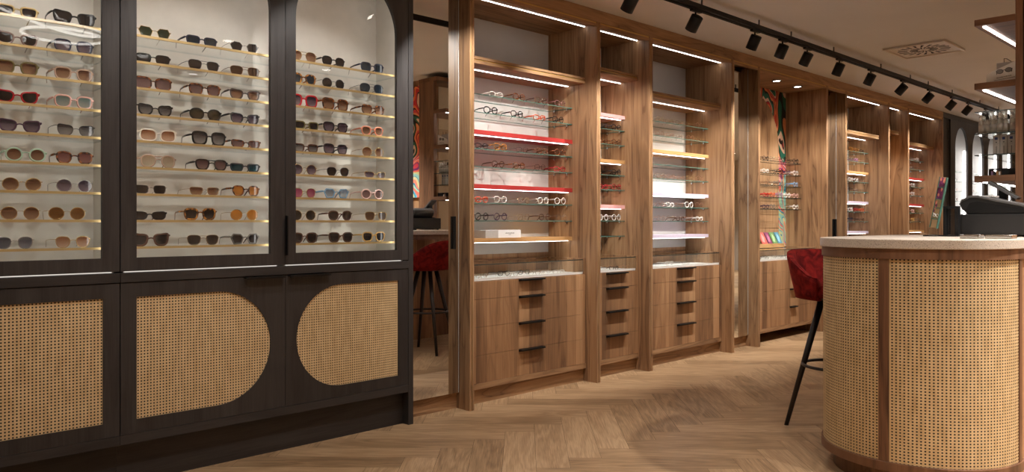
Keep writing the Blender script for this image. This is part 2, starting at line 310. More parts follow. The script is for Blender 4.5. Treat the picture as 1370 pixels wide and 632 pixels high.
# ------------------------------------------------------------------ mesh builder
class MB:
    def __init__(s): s.v, s.f, s.m, s.s, s.uv = [], [], [], [], {}
    def add(s, vs, fs, mi=0, sm=False, uvs=None):
        b = len(s.v); s.v += [tuple(p) for p in vs]
        for k, f in enumerate(fs):
            if uvs: s.uv[len(s.f)] = [uvs[i] for i in f]
            s.f.append(tuple(b + i for i in f)); s.m.append(mi); s.s.append(sm)
        return s
    def box(s, x0, y0, z0, x1, y1, z1, mi=0):
        x0, x1 = min(x0, x1), max(x0, x1); y0, y1 = min(y0, y1), max(y0, y1); z0, z1 = min(z0, z1), max(z0, z1)
        vs = [(x, y, z) for x in (x0, x1) for y in (y0, y1) for z in (z0, z1)]
        return s.add(vs, [(0, 1, 3, 2), (4, 6, 7, 5), (0, 4, 5, 1), (2, 3, 7, 6), (0, 2, 6, 4), (1, 5, 7, 3)], mi)
    def shelf(s, x0, y0, z0, x1, y1, z1):
        """glass board: faces material 0, edges material 1"""
        s.box(x0, y0, z0, x1, y1, z1)
        for i, e in enumerate((1, 1, 1, 1, 0, 0)): s.m[len(s.m) - 6 + i] = e
        return s
    def tube(s, path, r, n=8, closed=False, mi=0, cap=True, up=(0, 0, 1), sx=1.0, sy=1.0):
        m = len(path); rs = r if isinstance(r, (list, tuple)) else [r] * m
        vs = []; prev = None
        for i, p in enumerate(path):
            a = path[(i - 1) % m] if (closed or i > 0) else p
            c = path[(i + 1) % m] if (closed or i < m - 1) else p
            t = [c[k] - a[k] for k in range(3)]; l = sqrt(sum(q * q for q in t)) or 1; t = [q / l for q in t]
            u = prev if prev else up
            d = sum(u[k] * t[k] for k in range(3)); b = [u[k] - d * t[k] for k in range(3)]; l = sqrt(sum(q * q for q in b))
            if l < 1e-4:
                u = (1, 0, 0) if abs(t[0]) < 0.9 else (0, 1, 0)
                d = sum(u[k] * t[k] for k in range(3)); b = [u[k] - d * t[k] for k in range(3)]; l = sqrt(sum(q * q for q in b))
            b = [q / l for q in b]
            if not closed: prev = b
            c2 = [t[1] * b[2] - t[2] * b[1], t[2] * b[0] - t[0] * b[2], t[0] * b[1] - t[1] * b[0]]
            for j in range(n):
                an = 2 * pi * j / n + pi / n
                vs.append([p[k] + rs[i] * (sx * cos(an) * b[k] + sy * sin(an) * c2[k]) for k in range(3)])
        fs = []
        for i in range(m if closed else m - 1):
            for j in range(n):
                fs.append((i * n + j, i * n + (j + 1) % n, ((i + 1) % m) * n + (j + 1) % n, ((i + 1) % m) * n + j))
        if cap and not closed:
            fs.append(tuple(range(n))[::-1]); fs.append(tuple((m - 1) * n + j for j in range(n)))
        return s.add(vs, fs, mi, n > 4)
    def prism(s, poly, ax, a0, a1, mi=0, sm=False):
        def P(p, a): return {'x': (a, p[0], p[1]), 'y': (p[0], a, p[1]), 'z': (p[0], p[1], a)}[ax]
        n = len(poly); vs = [P(p, a0) for p in poly] + [P(p, a1) for p in poly]
        fs = [tuple(range(n))[::-1], tuple(range(n, 2 * n))]
        s.add(vs, fs, mi); b = len(s.v) - 2 * n
        for i in range(n):
            s.f.append((b + i, b + (i + 1) % n, b + n + (i + 1) % n, b + n + i)); s.m.append(mi); s.s.append(sm)
        return s
    def lathe(s, prof, n=24, c=(0, 0, 0), mi=0, sm=True, axis='z'):
        vs = []
        for r, z in prof:
            for j in range(n):
                a = 2 * pi * j / n; q = (r * cos(a), r * sin(a), z)
                if axis == 'x': q = (z, r * cos(a), r * sin(a))
                vs.append((c[0] + q[0], c[1] + q[1], c[2] + q[2]))
        fs = []
        for i in range(len(prof) - 1):
            for j in range(n): fs.append((i * n + j, i * n + (j + 1) % n, (i + 1) * n + (j + 1) % n, (i + 1) * n + j))
        if prof[0][0] > 1e-6: fs.append(tuple(range(n))[::-1])
        if prof[-1][0] > 1e-6: fs.append(tuple((len(prof) - 1) * n + j for j in range(n)))
        return s.add(vs, fs, mi, sm)
    def mesh(s, name, mats, off=(0, 0, 0)):
        me = bpy.data.meshes.new(name)
        me.from_pydata([(p[0] - off[0], p[1] - off[1], p[2] - off[2]) for p in s.v], [], s.f)
        for m in mats: me.materials.append(m)
        me.polygons.foreach_set('material_index', [min(i, len(mats) - 1) for i in s.m]); me.polygons.foreach_set('use_smooth', s.s)
        if s.uv:
            ul = me.uv_layers.new(name='UVMap')
            for p in me.polygons:
                if p.index in s.uv:
                    for li, u in zip(p.loop_indices, s.uv[p.index]): ul.data[li].uv = u
        me.update(); return me

def mats_of(ms): return [M[x] for x in (ms if isinstance(ms, (list, tuple)) else [ms])]

def link(name, data, parent=None):
    o = bpy.data.objects.new(name, data); COL.objects.link(o)
    if parent is not None: o.parent = parent
    return o

def root_of(o):
    while o.parent is not None: o = o.parent
    return o

def part(name, mb, ms, parent, label=None, bevel=0.0, world=True):
    """one mesh of its own under its thing; world=True: mb holds world coordinates"""
    off = root_of(parent).location if world else (0, 0, 0)
    o = link(name, mb.mesh(name, mats_of(ms), off), parent)
    if label: o['label'] = label
    if bevel:
        b = o.modifiers.new('edge', 'BEVEL'); b.width = bevel; b.segments = 2; b.limit_method = 'ANGLE'
    return o

def tag(o, label, cat, group=None, kind=None):
    o['label'] = label; o['category'] = cat
    if group: o['group'] = group
    if kind: o['kind'] = kind
    return o

def thing(name, label, cat, loc, group=None, rz=0.0):
    o = bpy.data.objects.new(name, None); COL.objects.link(o); o.empty_display_size = 0.05
    o.location = loc; o.rotation_euler = (0, 0, rz); return tag(o, label, cat, group)

def single(name, mb, ms, label, cat, loc=(0, 0, 0), group=None, bevel=0.0):
    o = link(name, mb.mesh(name, mats_of(ms), loc)); o.location = loc
    if bevel:
        b = o.modifiers.new('edge', 'BEVEL'); b.width = bevel; b.segments = 2; b.limit_method = 'ANGLE'
    return tag(o, label, cat, group)

def struct(name, mb, ms, parent=None):
    o = link(name, mb.mesh(name, mats_of(ms)), parent)
    if parent is None: o['kind'] = 'structure'
    return o

def pierced(mb, y0, z0, y1, z1, hole, x_front, x_back, mi=0):
    """board in the YZ plane with a shaped opening"""
    n = len(hole); cy = sum(p[0] for p in hole) / n; cz = sum(p[1] for p in hole) / n
    out = []
    for (y, z) in hole:
        dy, dz = y - cy, z - cz
        ks = []
        if dy > 1e-9: ks.append((y1 - cy) / dy)
        if dy < -1e-9: ks.append((y0 - cy) / dy)
        if dz > 1e-9: ks.append((z1 - cz) / dz)
        if dz < -1e-9: ks.append((z0 - cz) / dz)
        k = min(ks); out.append([cy + dy * k, cz + dz * k])
    for c in ((y0, z0), (y0, z1), (y1, z0), (y1, z1)):
        i = min(range(n), key=lambda q: (out[q][0] - c[0]) ** 2 + (out[q][1] - c[1]) ** 2); out[i] = list(c)
    vs = [(x_front, y, z) for y, z in hole] + [(x_front, y, z) for y, z in out] + [(x_back, y, z) for y, z in hole] + [(x_back, y, z) for y, z in out]
    fs = []
    for i in range(n):
        j = (i + 1) % n
        fs += [(i, j, n + j, n + i), (2 * n + i, 3 * n + i, 3 * n + j, 2 * n + j), (i, 2 * n + i, 2 * n + j, j), (n + i, n + j, 3 * n + j, 3 * n + i)]
    return mb.add(vs, fs, mi)

def dense(poly, step=0.02):
    out = []
    for i, p in enumerate(poly):
        q = poly[(i + 1) % len(poly)]; l = sqrt((q[0] - p[0]) ** 2 + (q[1] - p[1]) ** 2); k = max(1, int(l / step))
        for t in range(k): out.append((p[0] + (q[0] - p[0]) * t / k, p[1] + (q[1] - p[1]) * t / k))
    return out

def arc(cy, cz, ry, rz, a0, a1, n=24):
    return [(cy + ry * cos(radians(a0 + (a1 - a0) * i / n)), cz + rz * sin(radians(a0 + (a1 - a0) * i / n))) for i in range(n + 1)]

ORD = ['top', 'second', 'third', 'fourth', 'fifth', 'sixth', 'seventh', 'eighth', 'bottom']
NTH = ['first', 'second', 'third', 'fourth', 'fifth', 'sixth']
CEIL = 2.79
SUN_LEFT = [[(0.819, 'rect', 'gold', 'smoke', 'gold-rimmed rectangular'), (1.039, 'catbig', 'black', 'smoke', 'bold black angular cat-eye')], [(0.819, 'cat', 'taupe', 'smoke', 'taupe cat-eye'), (1.036, 'square', 'navy', 'plum', 'navy square')], [(0.819, 'square', 'olive', 'brown', 'olive square'), (1.036, 'square', 'clearbrown', 'brown', 'clear-brown square')], [(0.819, 'cat', 'red', 'smoke', 'red cat-eye'), (1.036, 'square', 'pink', 'teal', 'pale pink square')], [(0.828, 'cat', 'plumf', 'plum', 'dark plum cat-eye'), (1.045, 'cat', 'blackmetal', 'grey', 'thin black rounded')], [(0.85, 'round', 'mint', 'brown', 'mint green rounded'), (1.039, 'panto', 'tort', 'rose', 'tortoiseshell panto')], [(0.836, 'round', 'goldm', 'brown', 'round gold-wire brown'), (1.039, 'round', 'silver', 'plum', 'round silver-wire')], [(0.83, 'round', 'goldm', 'brown', 'round gold-wire dark'), (1.009, 'round', 'goldm', 'amberd', 'round gold-wire amber')], [(0.808, 'panto', 'silver', 'blue', 'silver-wire blue-lens'), (1.033, 'panto', 'goldm', 'amber', 'gold-wire gradient amber')]]  # y positions in these tables converted from image pixel columns
SUN_MID = [[(1.384, 'hex', 'goldm', 'green', 'gold-wire hexagonal green'), (1.61, 'rect', 'navy', 'blued', 'navy rectangular'), (1.831, 'hex', 'silver', 'smoke', 'silver hexagonal dark')], [(1.377, 'rect', 'black', 'smoke', 'black browline'), (1.621, 'navi', 'gunmetal', 'smoke', 'gunmetal double-bridge'), (1.835, 'navi', 'bronze', 'brownd', 'bronze double-bridge')], [(1.377, 'butterfly', 'tort', 'mauve', 'tortoiseshell butterfly'), (1.625, 'square', 'tort', 'mauve', 'thick tortoiseshell square'), (1.835, 'cat', 'blackclear', 'brown', 'black-and-clear cat-eye')], [(1.387, 'cat', 'black', 'grey', 'black cat-eye'), (1.629, 'ovalbig', 'black', 'olive', 'black oversized oval'), (1.835, 'cat', 'blackmatte', 'plum', 'dark angular cat-eye')], [(1.401, 'butterfly', 'cream', 'amber', 'cream butterfly'), (1.647, 'bigsq', 'black', 'grey', 'oversized black square'), (1.84, 'slim', 'tort', 'mauve', 'slim tortoiseshell cat-eye')], [(1.401, 'avi', 'clearbrown', 'sand', 'clear taupe aviator'), (1.659, 'navi', 'black', 'mauve', 'thick black navigator'), (1.835, 'flat', 'blackmatte', 'tealb', 'black flat-top teal')], [(1.366, 'rect', 'silver', 'smoke', 'silver-arm dark rectangular'), (1.625, 'flat', 'champ', 'brown', 'champagne browline'), (1.84, 'panto', 'tort', 'orange', 'tortoiseshell orange-lens')], [(1.36, 'slim', 'black', 'smoke', 'slim dark wraparound'), (1.602, 'square', 'tortl', 'smoke', 'thick amber tortoiseshell square'), (1.831, 'round', 'goldm', 'orange', 'round orange-lens')], [(1.366, 'catbig', 'brownf', 'smoke', 'brown oversized cat-eye'), (1.617, 'navi', 'champ', 'smoke', 'champagne navigator'), (1.835, 'hex', 'greyf', 'smoke', 'grey geometric')]]
SUN_RIGHT = [[(2.169, 'avi', 'goldm', 'brown', 'gold-wire aviator'), (2.356, 'panto', 'black', 'smoke', 'black rounded'), (2.616, 'square', 'navy', 'blued', 'dark navy square')], [(2.169, 'square', 'tortl', 'blued', 'amber square blue-lens'), (2.356, 'round', 'gunmetal', 'smoke', 'thin gunmetal rounded'), (2.611, 'avi', 'gunmetal', 'blued', 'blue-lens round aviator')], [(2.169, 'bigsq', 'red', 'plum', 'bright red square'), (2.37, 'bigsq', 'tort', 'brown', 'thick tortoiseshell square'), (2.621, 'square', 'tort', 'brown', 'tortoiseshell brown-lens square')], [(2.188, 'rect', 'olive', 'smoke', 'olive thin-rimmed'), (2.37, 'square', 'black', 'plum', 'black square'), (2.616, 'panto', 'coral', 'brown', 'coral pink rounded')], [(2.183, 'rect', 'brownf', 'grey', 'brown grey-lens'), (2.37, 'square', 'blackmatte', 'plum', 'black plum-lens square'), (2.621, 'round', 'goldm', 'brown', 'round gold brown-lens')], [(2.174, 'round', 'goldm', 'plum', 'round violet-lens'), (2.385, 'panto', 'gunmetal', 'smoke', 'gunmetal panto'), (2.637, 'slim', 'goldm', 'plum', 'slim gold cat-eye')], [(2.174, 'panto', 'goldm', 'magenta', 'magenta-lens gold-wire'), (2.375, 'hex', 'skyblue', 'bluel', 'pale blue geometric'), (2.616, 'round', 'clearpink', 'mauve', 'clear pink round')], [(2.169, 'round', 'goldm', 'smoke', 'gold-wire dark round'), (2.399, 'panto', 'brownf', 'smoke', 'brown panto'), (2.642, 'navi', 'goldm', 'brownd', 'gold navigator')], [(2.174, 'square', 'brownf', 'smoke', 'brown square'), (2.404, 'square', 'brownf', 'smoke', 'dark brown rectangular'), (2.626, 'square', 'honey', 'smoke', 'honey-clear square')]]
OPT_WIDE = [(2.083, [(3.769, 'oval', 'clear', 'thin clear oval'), (3.998, 'ovalbig', 'tort', 'tortoiseshell round'), (4.225, 'ovalbig', 'brownf', 'brown tortoiseshell round'), (4.439, 'panto', 'rosef', 'black-and-rose')]), (1.957, [(3.718, 'ovalbig', 'black', 'black round'), (3.975, 'panto', 'black', 'black panto'), (4.209, 'rect', 'orange', 'orange-red rectangular'), (4.414, 'panto', 'black', 'black oval')]), (1.707, [(3.634, 'rect', 'black', 'dark'), (3.812, 'square', 'tortl', 'amber square'), (4.029, 'rect', 'blackmetal', 'thin black'), (4.241, 'panto', 'tort', 'rose tortoiseshell'), (4.439, 'round', 'tort', 'tortoiseshell round')]), (1.586, [(3.79, 'panto', 'brownf', 'dark brown'), (3.998, 'panto', 'tort', 'brown tortoiseshell'), (4.217, 'panto', 'blackmetal', 'black thin-rimmed'), (4.431, 'rect', 'redf', 'dark red')]), (1.337, [(3.634, 'rect', 'orange', 'orange'), (3.812, 'panto', 'clear', 'clear gold-wire'), (4.044, 'panto', 'goldm', 'rose gold'), (4.249, 'panto', 'clear', 'clear lilac'), (4.439, 'round', 'clear', 'clear round')]), (1.214, [(3.634, 'round', 'black', 'black'), (3.812, 'round', 'plumf', 'dark plum round'), (4.044, 'panto', 'goldm', 'gold-wire'), (4.265, 'panto', 'brownf', 'brown wire'), (4.456, 'round', 'silver', 'silver round')])]
OPT_NARROW = [(1.957, [(5.017, 'rect', 'black', 'black rectangular'), (5.154, 'panto', 'black', 'black panto')]), (1.835, [(5.017, 'rect', 'tort', 'tortoiseshell rectangular'), (5.154, 'panto', 'tort', 'tortoiseshell panto')]), (1.587, [(5.017, 'round', 'blackmetal', 'black wire'), (5.164, 'panto', 'black', 'black panto')]), (1.468, [(5.017, 'rect', 'redf', 'dark red'), (5.154, 'panto', 'redf', 'bright red')]), (1.215, [(5.017, 'panto', 'clear', 'clear angular'), (5.154, 'round', 'clear', 'clear round')])]
OPT_LILAC = [(2.083, [(5.745, 'panto', 'goldm', 'gold-wire'), (5.905, 'rect', 'goldm', 'gold-wire'), (6.082, 'rect', 'champ', 'champagne-wire'), (6.253, 'rect', 'goldm', 'gold-wire'), (6.442, 'round', 'copper', 'copper-wire round')]), (1.957, [(5.745, 'panto', 'copper', 'copper-wire'), (5.917, 'rect', 'copper', 'copper-wire'), (6.094, 'rect', 'champ', 'champagne-wire'), (6.278, 'panto', 'copper', 'copper-wire'), (6.455, 'rect', 'goldm', 'gold-wire')]), (1.587, [(5.757, 'panto', 'goldm', 'gold-wire'), (5.928, 'panto', 'copper', 'copper-wire'), (6.106, 'rect', 'copper', 'copper-wire'), (6.278, 'panto', 'goldm', 'gold-wire'), (6.455, 'round', 'copper', 'copper-wire round')]), (1.338, [(5.745, 'panto', 'copper', 'copper-wire'), (5.917, 'rect', 'clear', 'clear'), (6.082, 'panto', 'copper', 'copper-wire'), (6.253, 'square', 'clear', 'clear square'), (6.442, 'square', 'copper', 'copper-wire square')]), (1.214, [(5.757, 'panto', 'copper', 'copper-wire'), (5.928, 'panto', 'champ', 'champagne-wire'), (6.094, 'rect', 'brownf', 'brown'), (6.265, 'panto', 'copper', 'copper-wire'), (6.442, 'rect', 'clear', 'clear')])]
OPT_NICHE = [(1.857, [(7.672, 'rect', 'black'), (7.818, 'panto', 'silver'), (7.983, 'square', 'silver'), (8.154, 'round', 'blackmetal'), (8.347, 'panto', 'black')]), (1.724, [(7.672, 'rect', 'clear'), (7.818, 'panto', 'blackmetal'), (7.983, 'square', 'black'), (8.154, 'round', 'plumf'), (8.347, 'panto', 'clear')]), (1.598, [(7.672, 'rect', 'copper'), (7.818, 'panto', 'silver'), (7.983, 'square', 'greyf'), (8.154, 'round', 'silver'), (8.347, 'panto', 'skyblue')]), (1.472, [(7.672, 'rect', 'red'), (7.818, 'panto', 'orange'), (7.983, 'square', 'mauvef'), (8.154, 'round', 'clear'), (8.347, 'panto', 'pink')]), (1.346, [(7.672, 'rect', 'plumf'), (7.818, 'panto', 'greyf'), (7.983, 'square', 'gunmetal'), (8.154, 'round', 'blackmetal'), (8.347, 'panto', 'clear')])]
SPOT_Y = [4.04, 4.776, 5.61, 6.062, 6.505, 7.152, 7.873, 8.724, 9.532, 10.319, 10.936, 11.678]
ROD_Y = [4.858, 5.675, 6.212, 7.033, 8.127, 8.941, 9.495, 10.319, 11.417, 12.266]
# ------------------------------------------------------------------ the room
def build_room():
    XW, XE, YS, YN = -0.56, 6.5, -3.0, 18.0
    W, Ln = 0.167, 0.833
    P0 = (0.504, 3.348); q = sqrt(0.5); R = (q, q); V = (-q, q); g = 0.0006
    mb = MB(); tones = []
    base = MB(); base.add([(XW - .2, YS - .2, -0.003), (XE + .2, YS - .2, -0.003), (XE + .2, YN + .2, -0.003), (XW - .2, YN + .2, -0.003)], [(0, 1, 2, 3)])
    mb.add(base.v, base.f, 1); tones.append(0.5)
    rnd = random.Random(3)
    def plank(a0, a1, b0, b1, along):
        c = [(a0 + g, b0 + g), (a1 - g, b0 + g), (a1 - g, b1 - g), (a0 + g, b1 - g)]
        w = [(P0[0] + a * R[0] + b * V[0], P0[1] + a * R[1] + b * V[1], 0.0) for a, b in c]
        if max(p[0] for p in w) < XW or min(p[0] for p in w) > XE or max(p[1] for p in w) < YS or min(p[1] for p in w) > YN: return
        if along == 'a': uv = [(p[0] - a0, p[1] - b0) for p in c]
        else: uv = [(p[1] - b0, p[0] - a0) for p in c]
        mb.add(w, [(0, 1, 2, 3)], 0, False, uv); tones.append(rnd.random())
    for i in range(-90, 120):
        for j in range(-14, 15):
            a = i * W + j * Ln; b = i * W - j * Ln
            cx, cy = P0[0] + a * R[0] + b * V[0], P0[1] + a * R[1] + b * V[1]
            if not (XW - 1.5 < cx < XE + 1.5 and YS - 1.5 < cy < YN + 1.5): continue
            plank(a, a + W, b - Ln, b, 'b'); plank(a + W, a + W + Ln, b - Ln, b - Ln + W, 'a')
    fl = struct('floor', mb, ['floor', 'dark_back'])
    at = fl.data.attributes.new('plank_tone', 'FLOAT', 'FACE'); at.data.foreach_set('value', tones)
    struct('ceiling', MB().box(XW - .2, YS - .2, CEIL, XE + .2, YN + .2, CEIL + .1), 'ceiling')
    struct('wall_left', MB().box(XW - .1, YS - .1, 0, XW, YN + .1, CEIL), 'wall')
    struct('wall_right', MB().box(XE, YS - .1, 0, XE + .1, YN + .1, CEIL), 'wall')
    struct('wall_far', MB().box(XW, YN, 0, XE, YN + .1, CEIL), 'wall')
    struct('wall_near', MB().box(XW, YS - .1, 0, XE, YS, CEIL), 'wall')
    # timber cornice above the walnut wall, with its brass inlay
    c = struct('trim_1', MB().prism([(-.5, 2.71), (-.03, 2.71), (-.03, 2.70), (.0, 2.70), (.0, CEIL), (-.5, CEIL)], 'y', 2.837, 12.285).box(-.03, 2.837, 2.668, -.002, 12.285, 2.688), 'wood_h')
    b = struct('brass_inlay', MB().box(-.03, 2.838, 2.6882, -.004, 12.284, 2.6998), 'brass', c)
    k = struct('trim_2', MB().box(-.5, 12.29, 2.715, -.0, 17.9, CEIL), 'black_h')

# ------------------------------------------------------------------ black display cabinets
SH = [2.079, 1.956, 1.833, 1.710, 1.587, 1.463, 1.338, 1.214, 1.090]
def black_unit(label, Y0, Y1, uppers, lowers):
    """uppers: (door y0, y1, glass y0, glass y1, handle y or None); lowers: (door y0, y1, opening loop, handle y0,y1 or None)"""
    t = thing('display_cabinet', label, 'cabinet', (-.16, (Y0 + Y1) / 2, 0))
    c = MB()
    c.box(-.33, Y0, .0, -.305, Y1, CEIL - .002)                 # back
    c.box(-.305, Y0, .195, -.02, Y0 + .018, CEIL - .002); c.box(-.305, Y1 - .018, .195, -.02, Y1, CEIL - .002)
    c.box(-.305, Y0 + .018, .195, -.02, Y1 - .018, .213)
    part('carcass', c, 'dark_back', t)
    part('bottom_rail', MB().box(-.305, Y0, .1955, .0, Y1, .2385), 'black_h', t, bevel=.001)
    part('plinth', MB().box(-.3, Y0, 0, -.055, Y1, .195), 'black_h', t)
    part('counter_ledge', MB().box(-.304, Y0 + .001, .929, .004, Y1 - .001, .9725), 'black_h', t, bevel=.0015)
    l = MB(); l.box(-.3045, Y0 + .019, .973, -.298, Y1 - .019, CEIL - .004); l.box(-.298, Y0 + .018, .973, -.03, Y0 + .024, CEIL - .004); l.box(-.298, Y1 - .024, .973, -.03, Y1 - .018, CEIL - .004)
    l.box(-.298, Y0 + .024, .973, -.03, Y1 - .024, .979)
    part('cream_lining', l, 'cream_lining', t)
    for z in SH:
        s = part('glass_shelf', MB().shelf(-.297, Y0 + .0245, z - .012, -.0775, Y1 - .0245, z - .004), ['glass_shelf', 'pale_edge'], t)
        part('gold_edge', MB().box(-.0773, Y0 + .0245, z - .0125, -.069, Y1 - .0245, z - .0015), 'gold_edge', s)
    for (a, b, ga, gb, hy, mid) in uppers:
        R = (gb - ga) / 2; zs = 2.285
        hole = dense([(ga, 1.04), (gb, 1.04)] + arc((ga + gb) / 2, zs, R, R, 0, 180, 40), .03)
        d = part('glass_door', pierced(MB(), a, .979, b, CEIL - .03, hole, .0, -.022), 'black_v', t)
        loop = [(ga - .012, 1.028), (gb + .012, 1.028)] + arc((ga + gb) / 2, zs, R + .012, R + .012, 0, 180, 40)
        part('pane', MB().prism(loop, 'x', -.0152, -.0112), 'glass_door', d)
        if hy is not None:
            h = MB().box(-.002, hy - .007, 1.045, .022, hy - .003, 1.245).box(.004, hy + .003, 1.045, .022, hy + .007, 1.245)
            part('handle', MB().box(.0, hy - .008, 1.03, .026, hy - .0035, 1.235), 'black_metal', d)
        if mid: part('latch', MB().box(-.004, gb - .016, mid - .008, .003, gb + .004, mid + .012), 'black_metal', d)
        st = part('light_strip', MB().box(-.045, ga - .034, .99, -.032, ga - .024, 2.6).box(-.045, gb + .024, .99, -.032, gb + .034, 2.6), 'led_soft', t)
        part('sill_light', MB().box(-.0295, ga - .045, .9735, -.0225, gb + .045, .9785), 'led_gap', t)
    for (a, b, loop, h) in lowers:
        d = part('cane_door', pierced(MB(), a, .2405, b, .9255, dense(loop, .02), .0, -.02), 'black_v', t)
        n = len(loop); cp = MB().add([(-.006, y, z) for y, z in loop], [tuple(range(n))], 0, False, [(y, z) for y, z in loop])
        part('cane_panel', cp, 'cane_door', d)
        part('backing_board', MB().prism([(a + .02, .26), (b - .02, .26), (b - .02, .9), (a + .02, .9)], 'x', -.036, -.0215), 'dark_back', d)
        if h:
            part('handle', MB().box(-.01, h[0], .9195, .03, h[1], .924).box(.026, h[0], .914, .03, h[1], .9195), 'black_metal', d)
    return t

def cane_rect(y0, y1): return [(y0, .303), (y1, .303), (y1, .861), (y0, .861)]
def cane_d(y0, y1, right):
    r = .279; zc = .582
    if right: return [(y0, .303)] + arc(y1 - r, zc, r, r, -90, 90, 40) + [(y0, .861)]
    return arc(y0 + r, zc, r, r, 90, 270, 40) + [(y1, .303), (y1, .861)]

def build_black():
    black_unit('black-stained cabinet with one rectangular cane door below sunglasses shelves', .388, 1.1965,
               [(.391, 1.1945, .457, 1.123, None, None)], [(.391, 1.1945, cane_rect(.457, 1.126), None)])
    black_unit('black-stained double cabinet with two round-ended cane doors and arched glass', 1.1975, 2.799,
               [(1.1995, 2.0055, 1.268, 1.924, None, None), (2.0085, 2.797, 2.067, 2.717, 2.013, None)],
               [(1.1995, 2.0055, cane_d(1.268, 1.924, True), (1.78, 1.995)), (2.0085, 2.797, cane_d(2.071, 2.727, False), (2.02, 2.262))])
    single('end_panel', MB().box(-.5, 2.8005, 0, .0, 2.8355, CEIL - .002), 'black_v', 'tall plain black end panel between display cabinet and mirror door', 'panel', (-.25, 2.818, 0))

# ------------------------------------------------------------------ walnut wall
FIN = [(3.282, 3.32), (4.539, 4.583), (5.195, 5.246), (6.469, 6.516), (6.958, 6.995), (8.455, 8.50), (8.953, 8.998), (10.23, 10.275), (10.9, 10.945), (12.24, 12.285)]
FIN_L = ['walnut divider post beside the mirror door of the black cabinet', 'walnut divider post between red-shelf bay and narrow pink-shelf bay', 'walnut divider post between narrow pink-shelf bay and lilac-shelf bay',
 'walnut divider post between lilac-shelf bay and slim mirror', 'walnut divider post between slim mirror and mural niche', 'walnut divider post on far side of mural niche', 'walnut divider post past the second slim mirror',
 'walnut divider post between distant lilac-shelf bay and closed narrow bay', 'walnut divider post between closed narrow bay and distant red-shelf bay', 'last walnut divider post before the black arched cabinets']
def build_fins():
    for (a, b), lab in zip(FIN, FIN_L):
        t = thing('divider_post', lab, 'post', (-.25, (a + b) / 2, 0), 'walnut divider posts')
        w = b - a
        part('side_board', MB().box(-.5, a, 0, .0, a + w * .42, 2.70), 'wood_v', t, bevel=.001)
        part('side_board', MB().box(-.5, b - w * .42, 0, .0, b, 2.70), 'wood_v', t, bevel=.001)
        part('brass_inlay', MB().box(-.48, a + w * .42, 0, -.005, b - w * .42, 2.699), 'brass', t)

def mirror_door(label, y0, y1, handle, rz=0.0):
    t = thing('mirror_door', label, 'mirror', (-.11, y1, 0), 'floor-length mirrors in the walnut wall', rz)
    part('mirror_pane', MB().box(-.111, y0 + .001, .105, -.107, y1 - .001, 2.685), ['mirror'], t)
    part('ground_edge', MB().box(-.1068, y1 - .004, .105, -.1055, y1 - .001, 2.685), 'mirror_edge', t)
    part('backing_board', MB().box(-.13, y0 + .001, .102, -.1112, y1 - .001, 2.686), 'wood_v', t)
    part('toe_board', MB().box(-.15, y0 + .001, 0, -.1305, y1 - .001, .1015), 'wood_h', t)
    if handle: part('handle', MB().box(-.105, y1 - .05, handle[0], -.082, y1 - .044, handle[1]).box(-.105, y1 - .05, handle[0], -.1, y1 - .03, handle[1]), 'black_metal', t, bevel=.001)

def bay(label, y0, y1, up, shelves, white=True, closed=False):
    t = thing('eyewear_shelving', label, 'shelving', (-.3, (y0 + y1) / 2, .93))
    y0 += .001; y1 -= .001
    part('back_board', MB().box(-.515, y0, .93, -.5, y1, 2.70), 'wood_v', t)
    if white: part('white_back_panel', MB().box(-.4995, y0 + .002, .968, -.493, y1 - .002, 2.68), 'white_panel', t)
    s = part('top_board', MB().box(-.492, y0, 2.684, -.032, y1, 2.706), 'wood_h', t)
    part('light_strip', MB().box(-.120, y0 + .006, 2.681, -.110, y1 - .006, 2.6838), 'led', s)
    s = part('upper_shelf', MB().box(-.492, y0, up, -.113, y1, up + .02).box(-.492, y0, up + .029, -.113, y1, up + .047), 'wood_h', t, bevel=.001)
    part('brass_inlay', MB().box(-.48, y0, up + .0202, -.12, y1, up + .0288), 'brass', s)
    if closed: 
        part('closed_front', MB().box(-.30, y0, .93, -.28, y1, up - .002), 'wood_v', t); return t
    part('light_strip', MB().box(-.290, y0 + .006, up - .0035, -.280, y1 - .006, up - .0004), 'led', s)
    for z, kind in shelves:
        if kind == 'glass':
            g = part('glass_shelf', MB().shelf(-.492, y0 + .003, z - .006, -.241, y1 - .003, z), ['glass_shelf', 'glass_edge'], t)
            for yy in (y0, y1):
                sg = 1 if yy == y0 else -1
                for xx in (-.29, -.42): part('peg', MB().box(xx - .006, yy, z - .018, xx + .006, yy + sg * .014, z - .0065), 'chrome', g)
        else:
            b = part('lit_shelf', MB().box(-.492, y0 + .001, z - .03, -.241, y1 - .001, z), kind, t, bevel=.001)
            part('light_strip', MB().box(-.290, y0 + .006, z - .0335, -.280, y1 - .006, z - .0304), 'led', b)
    return t

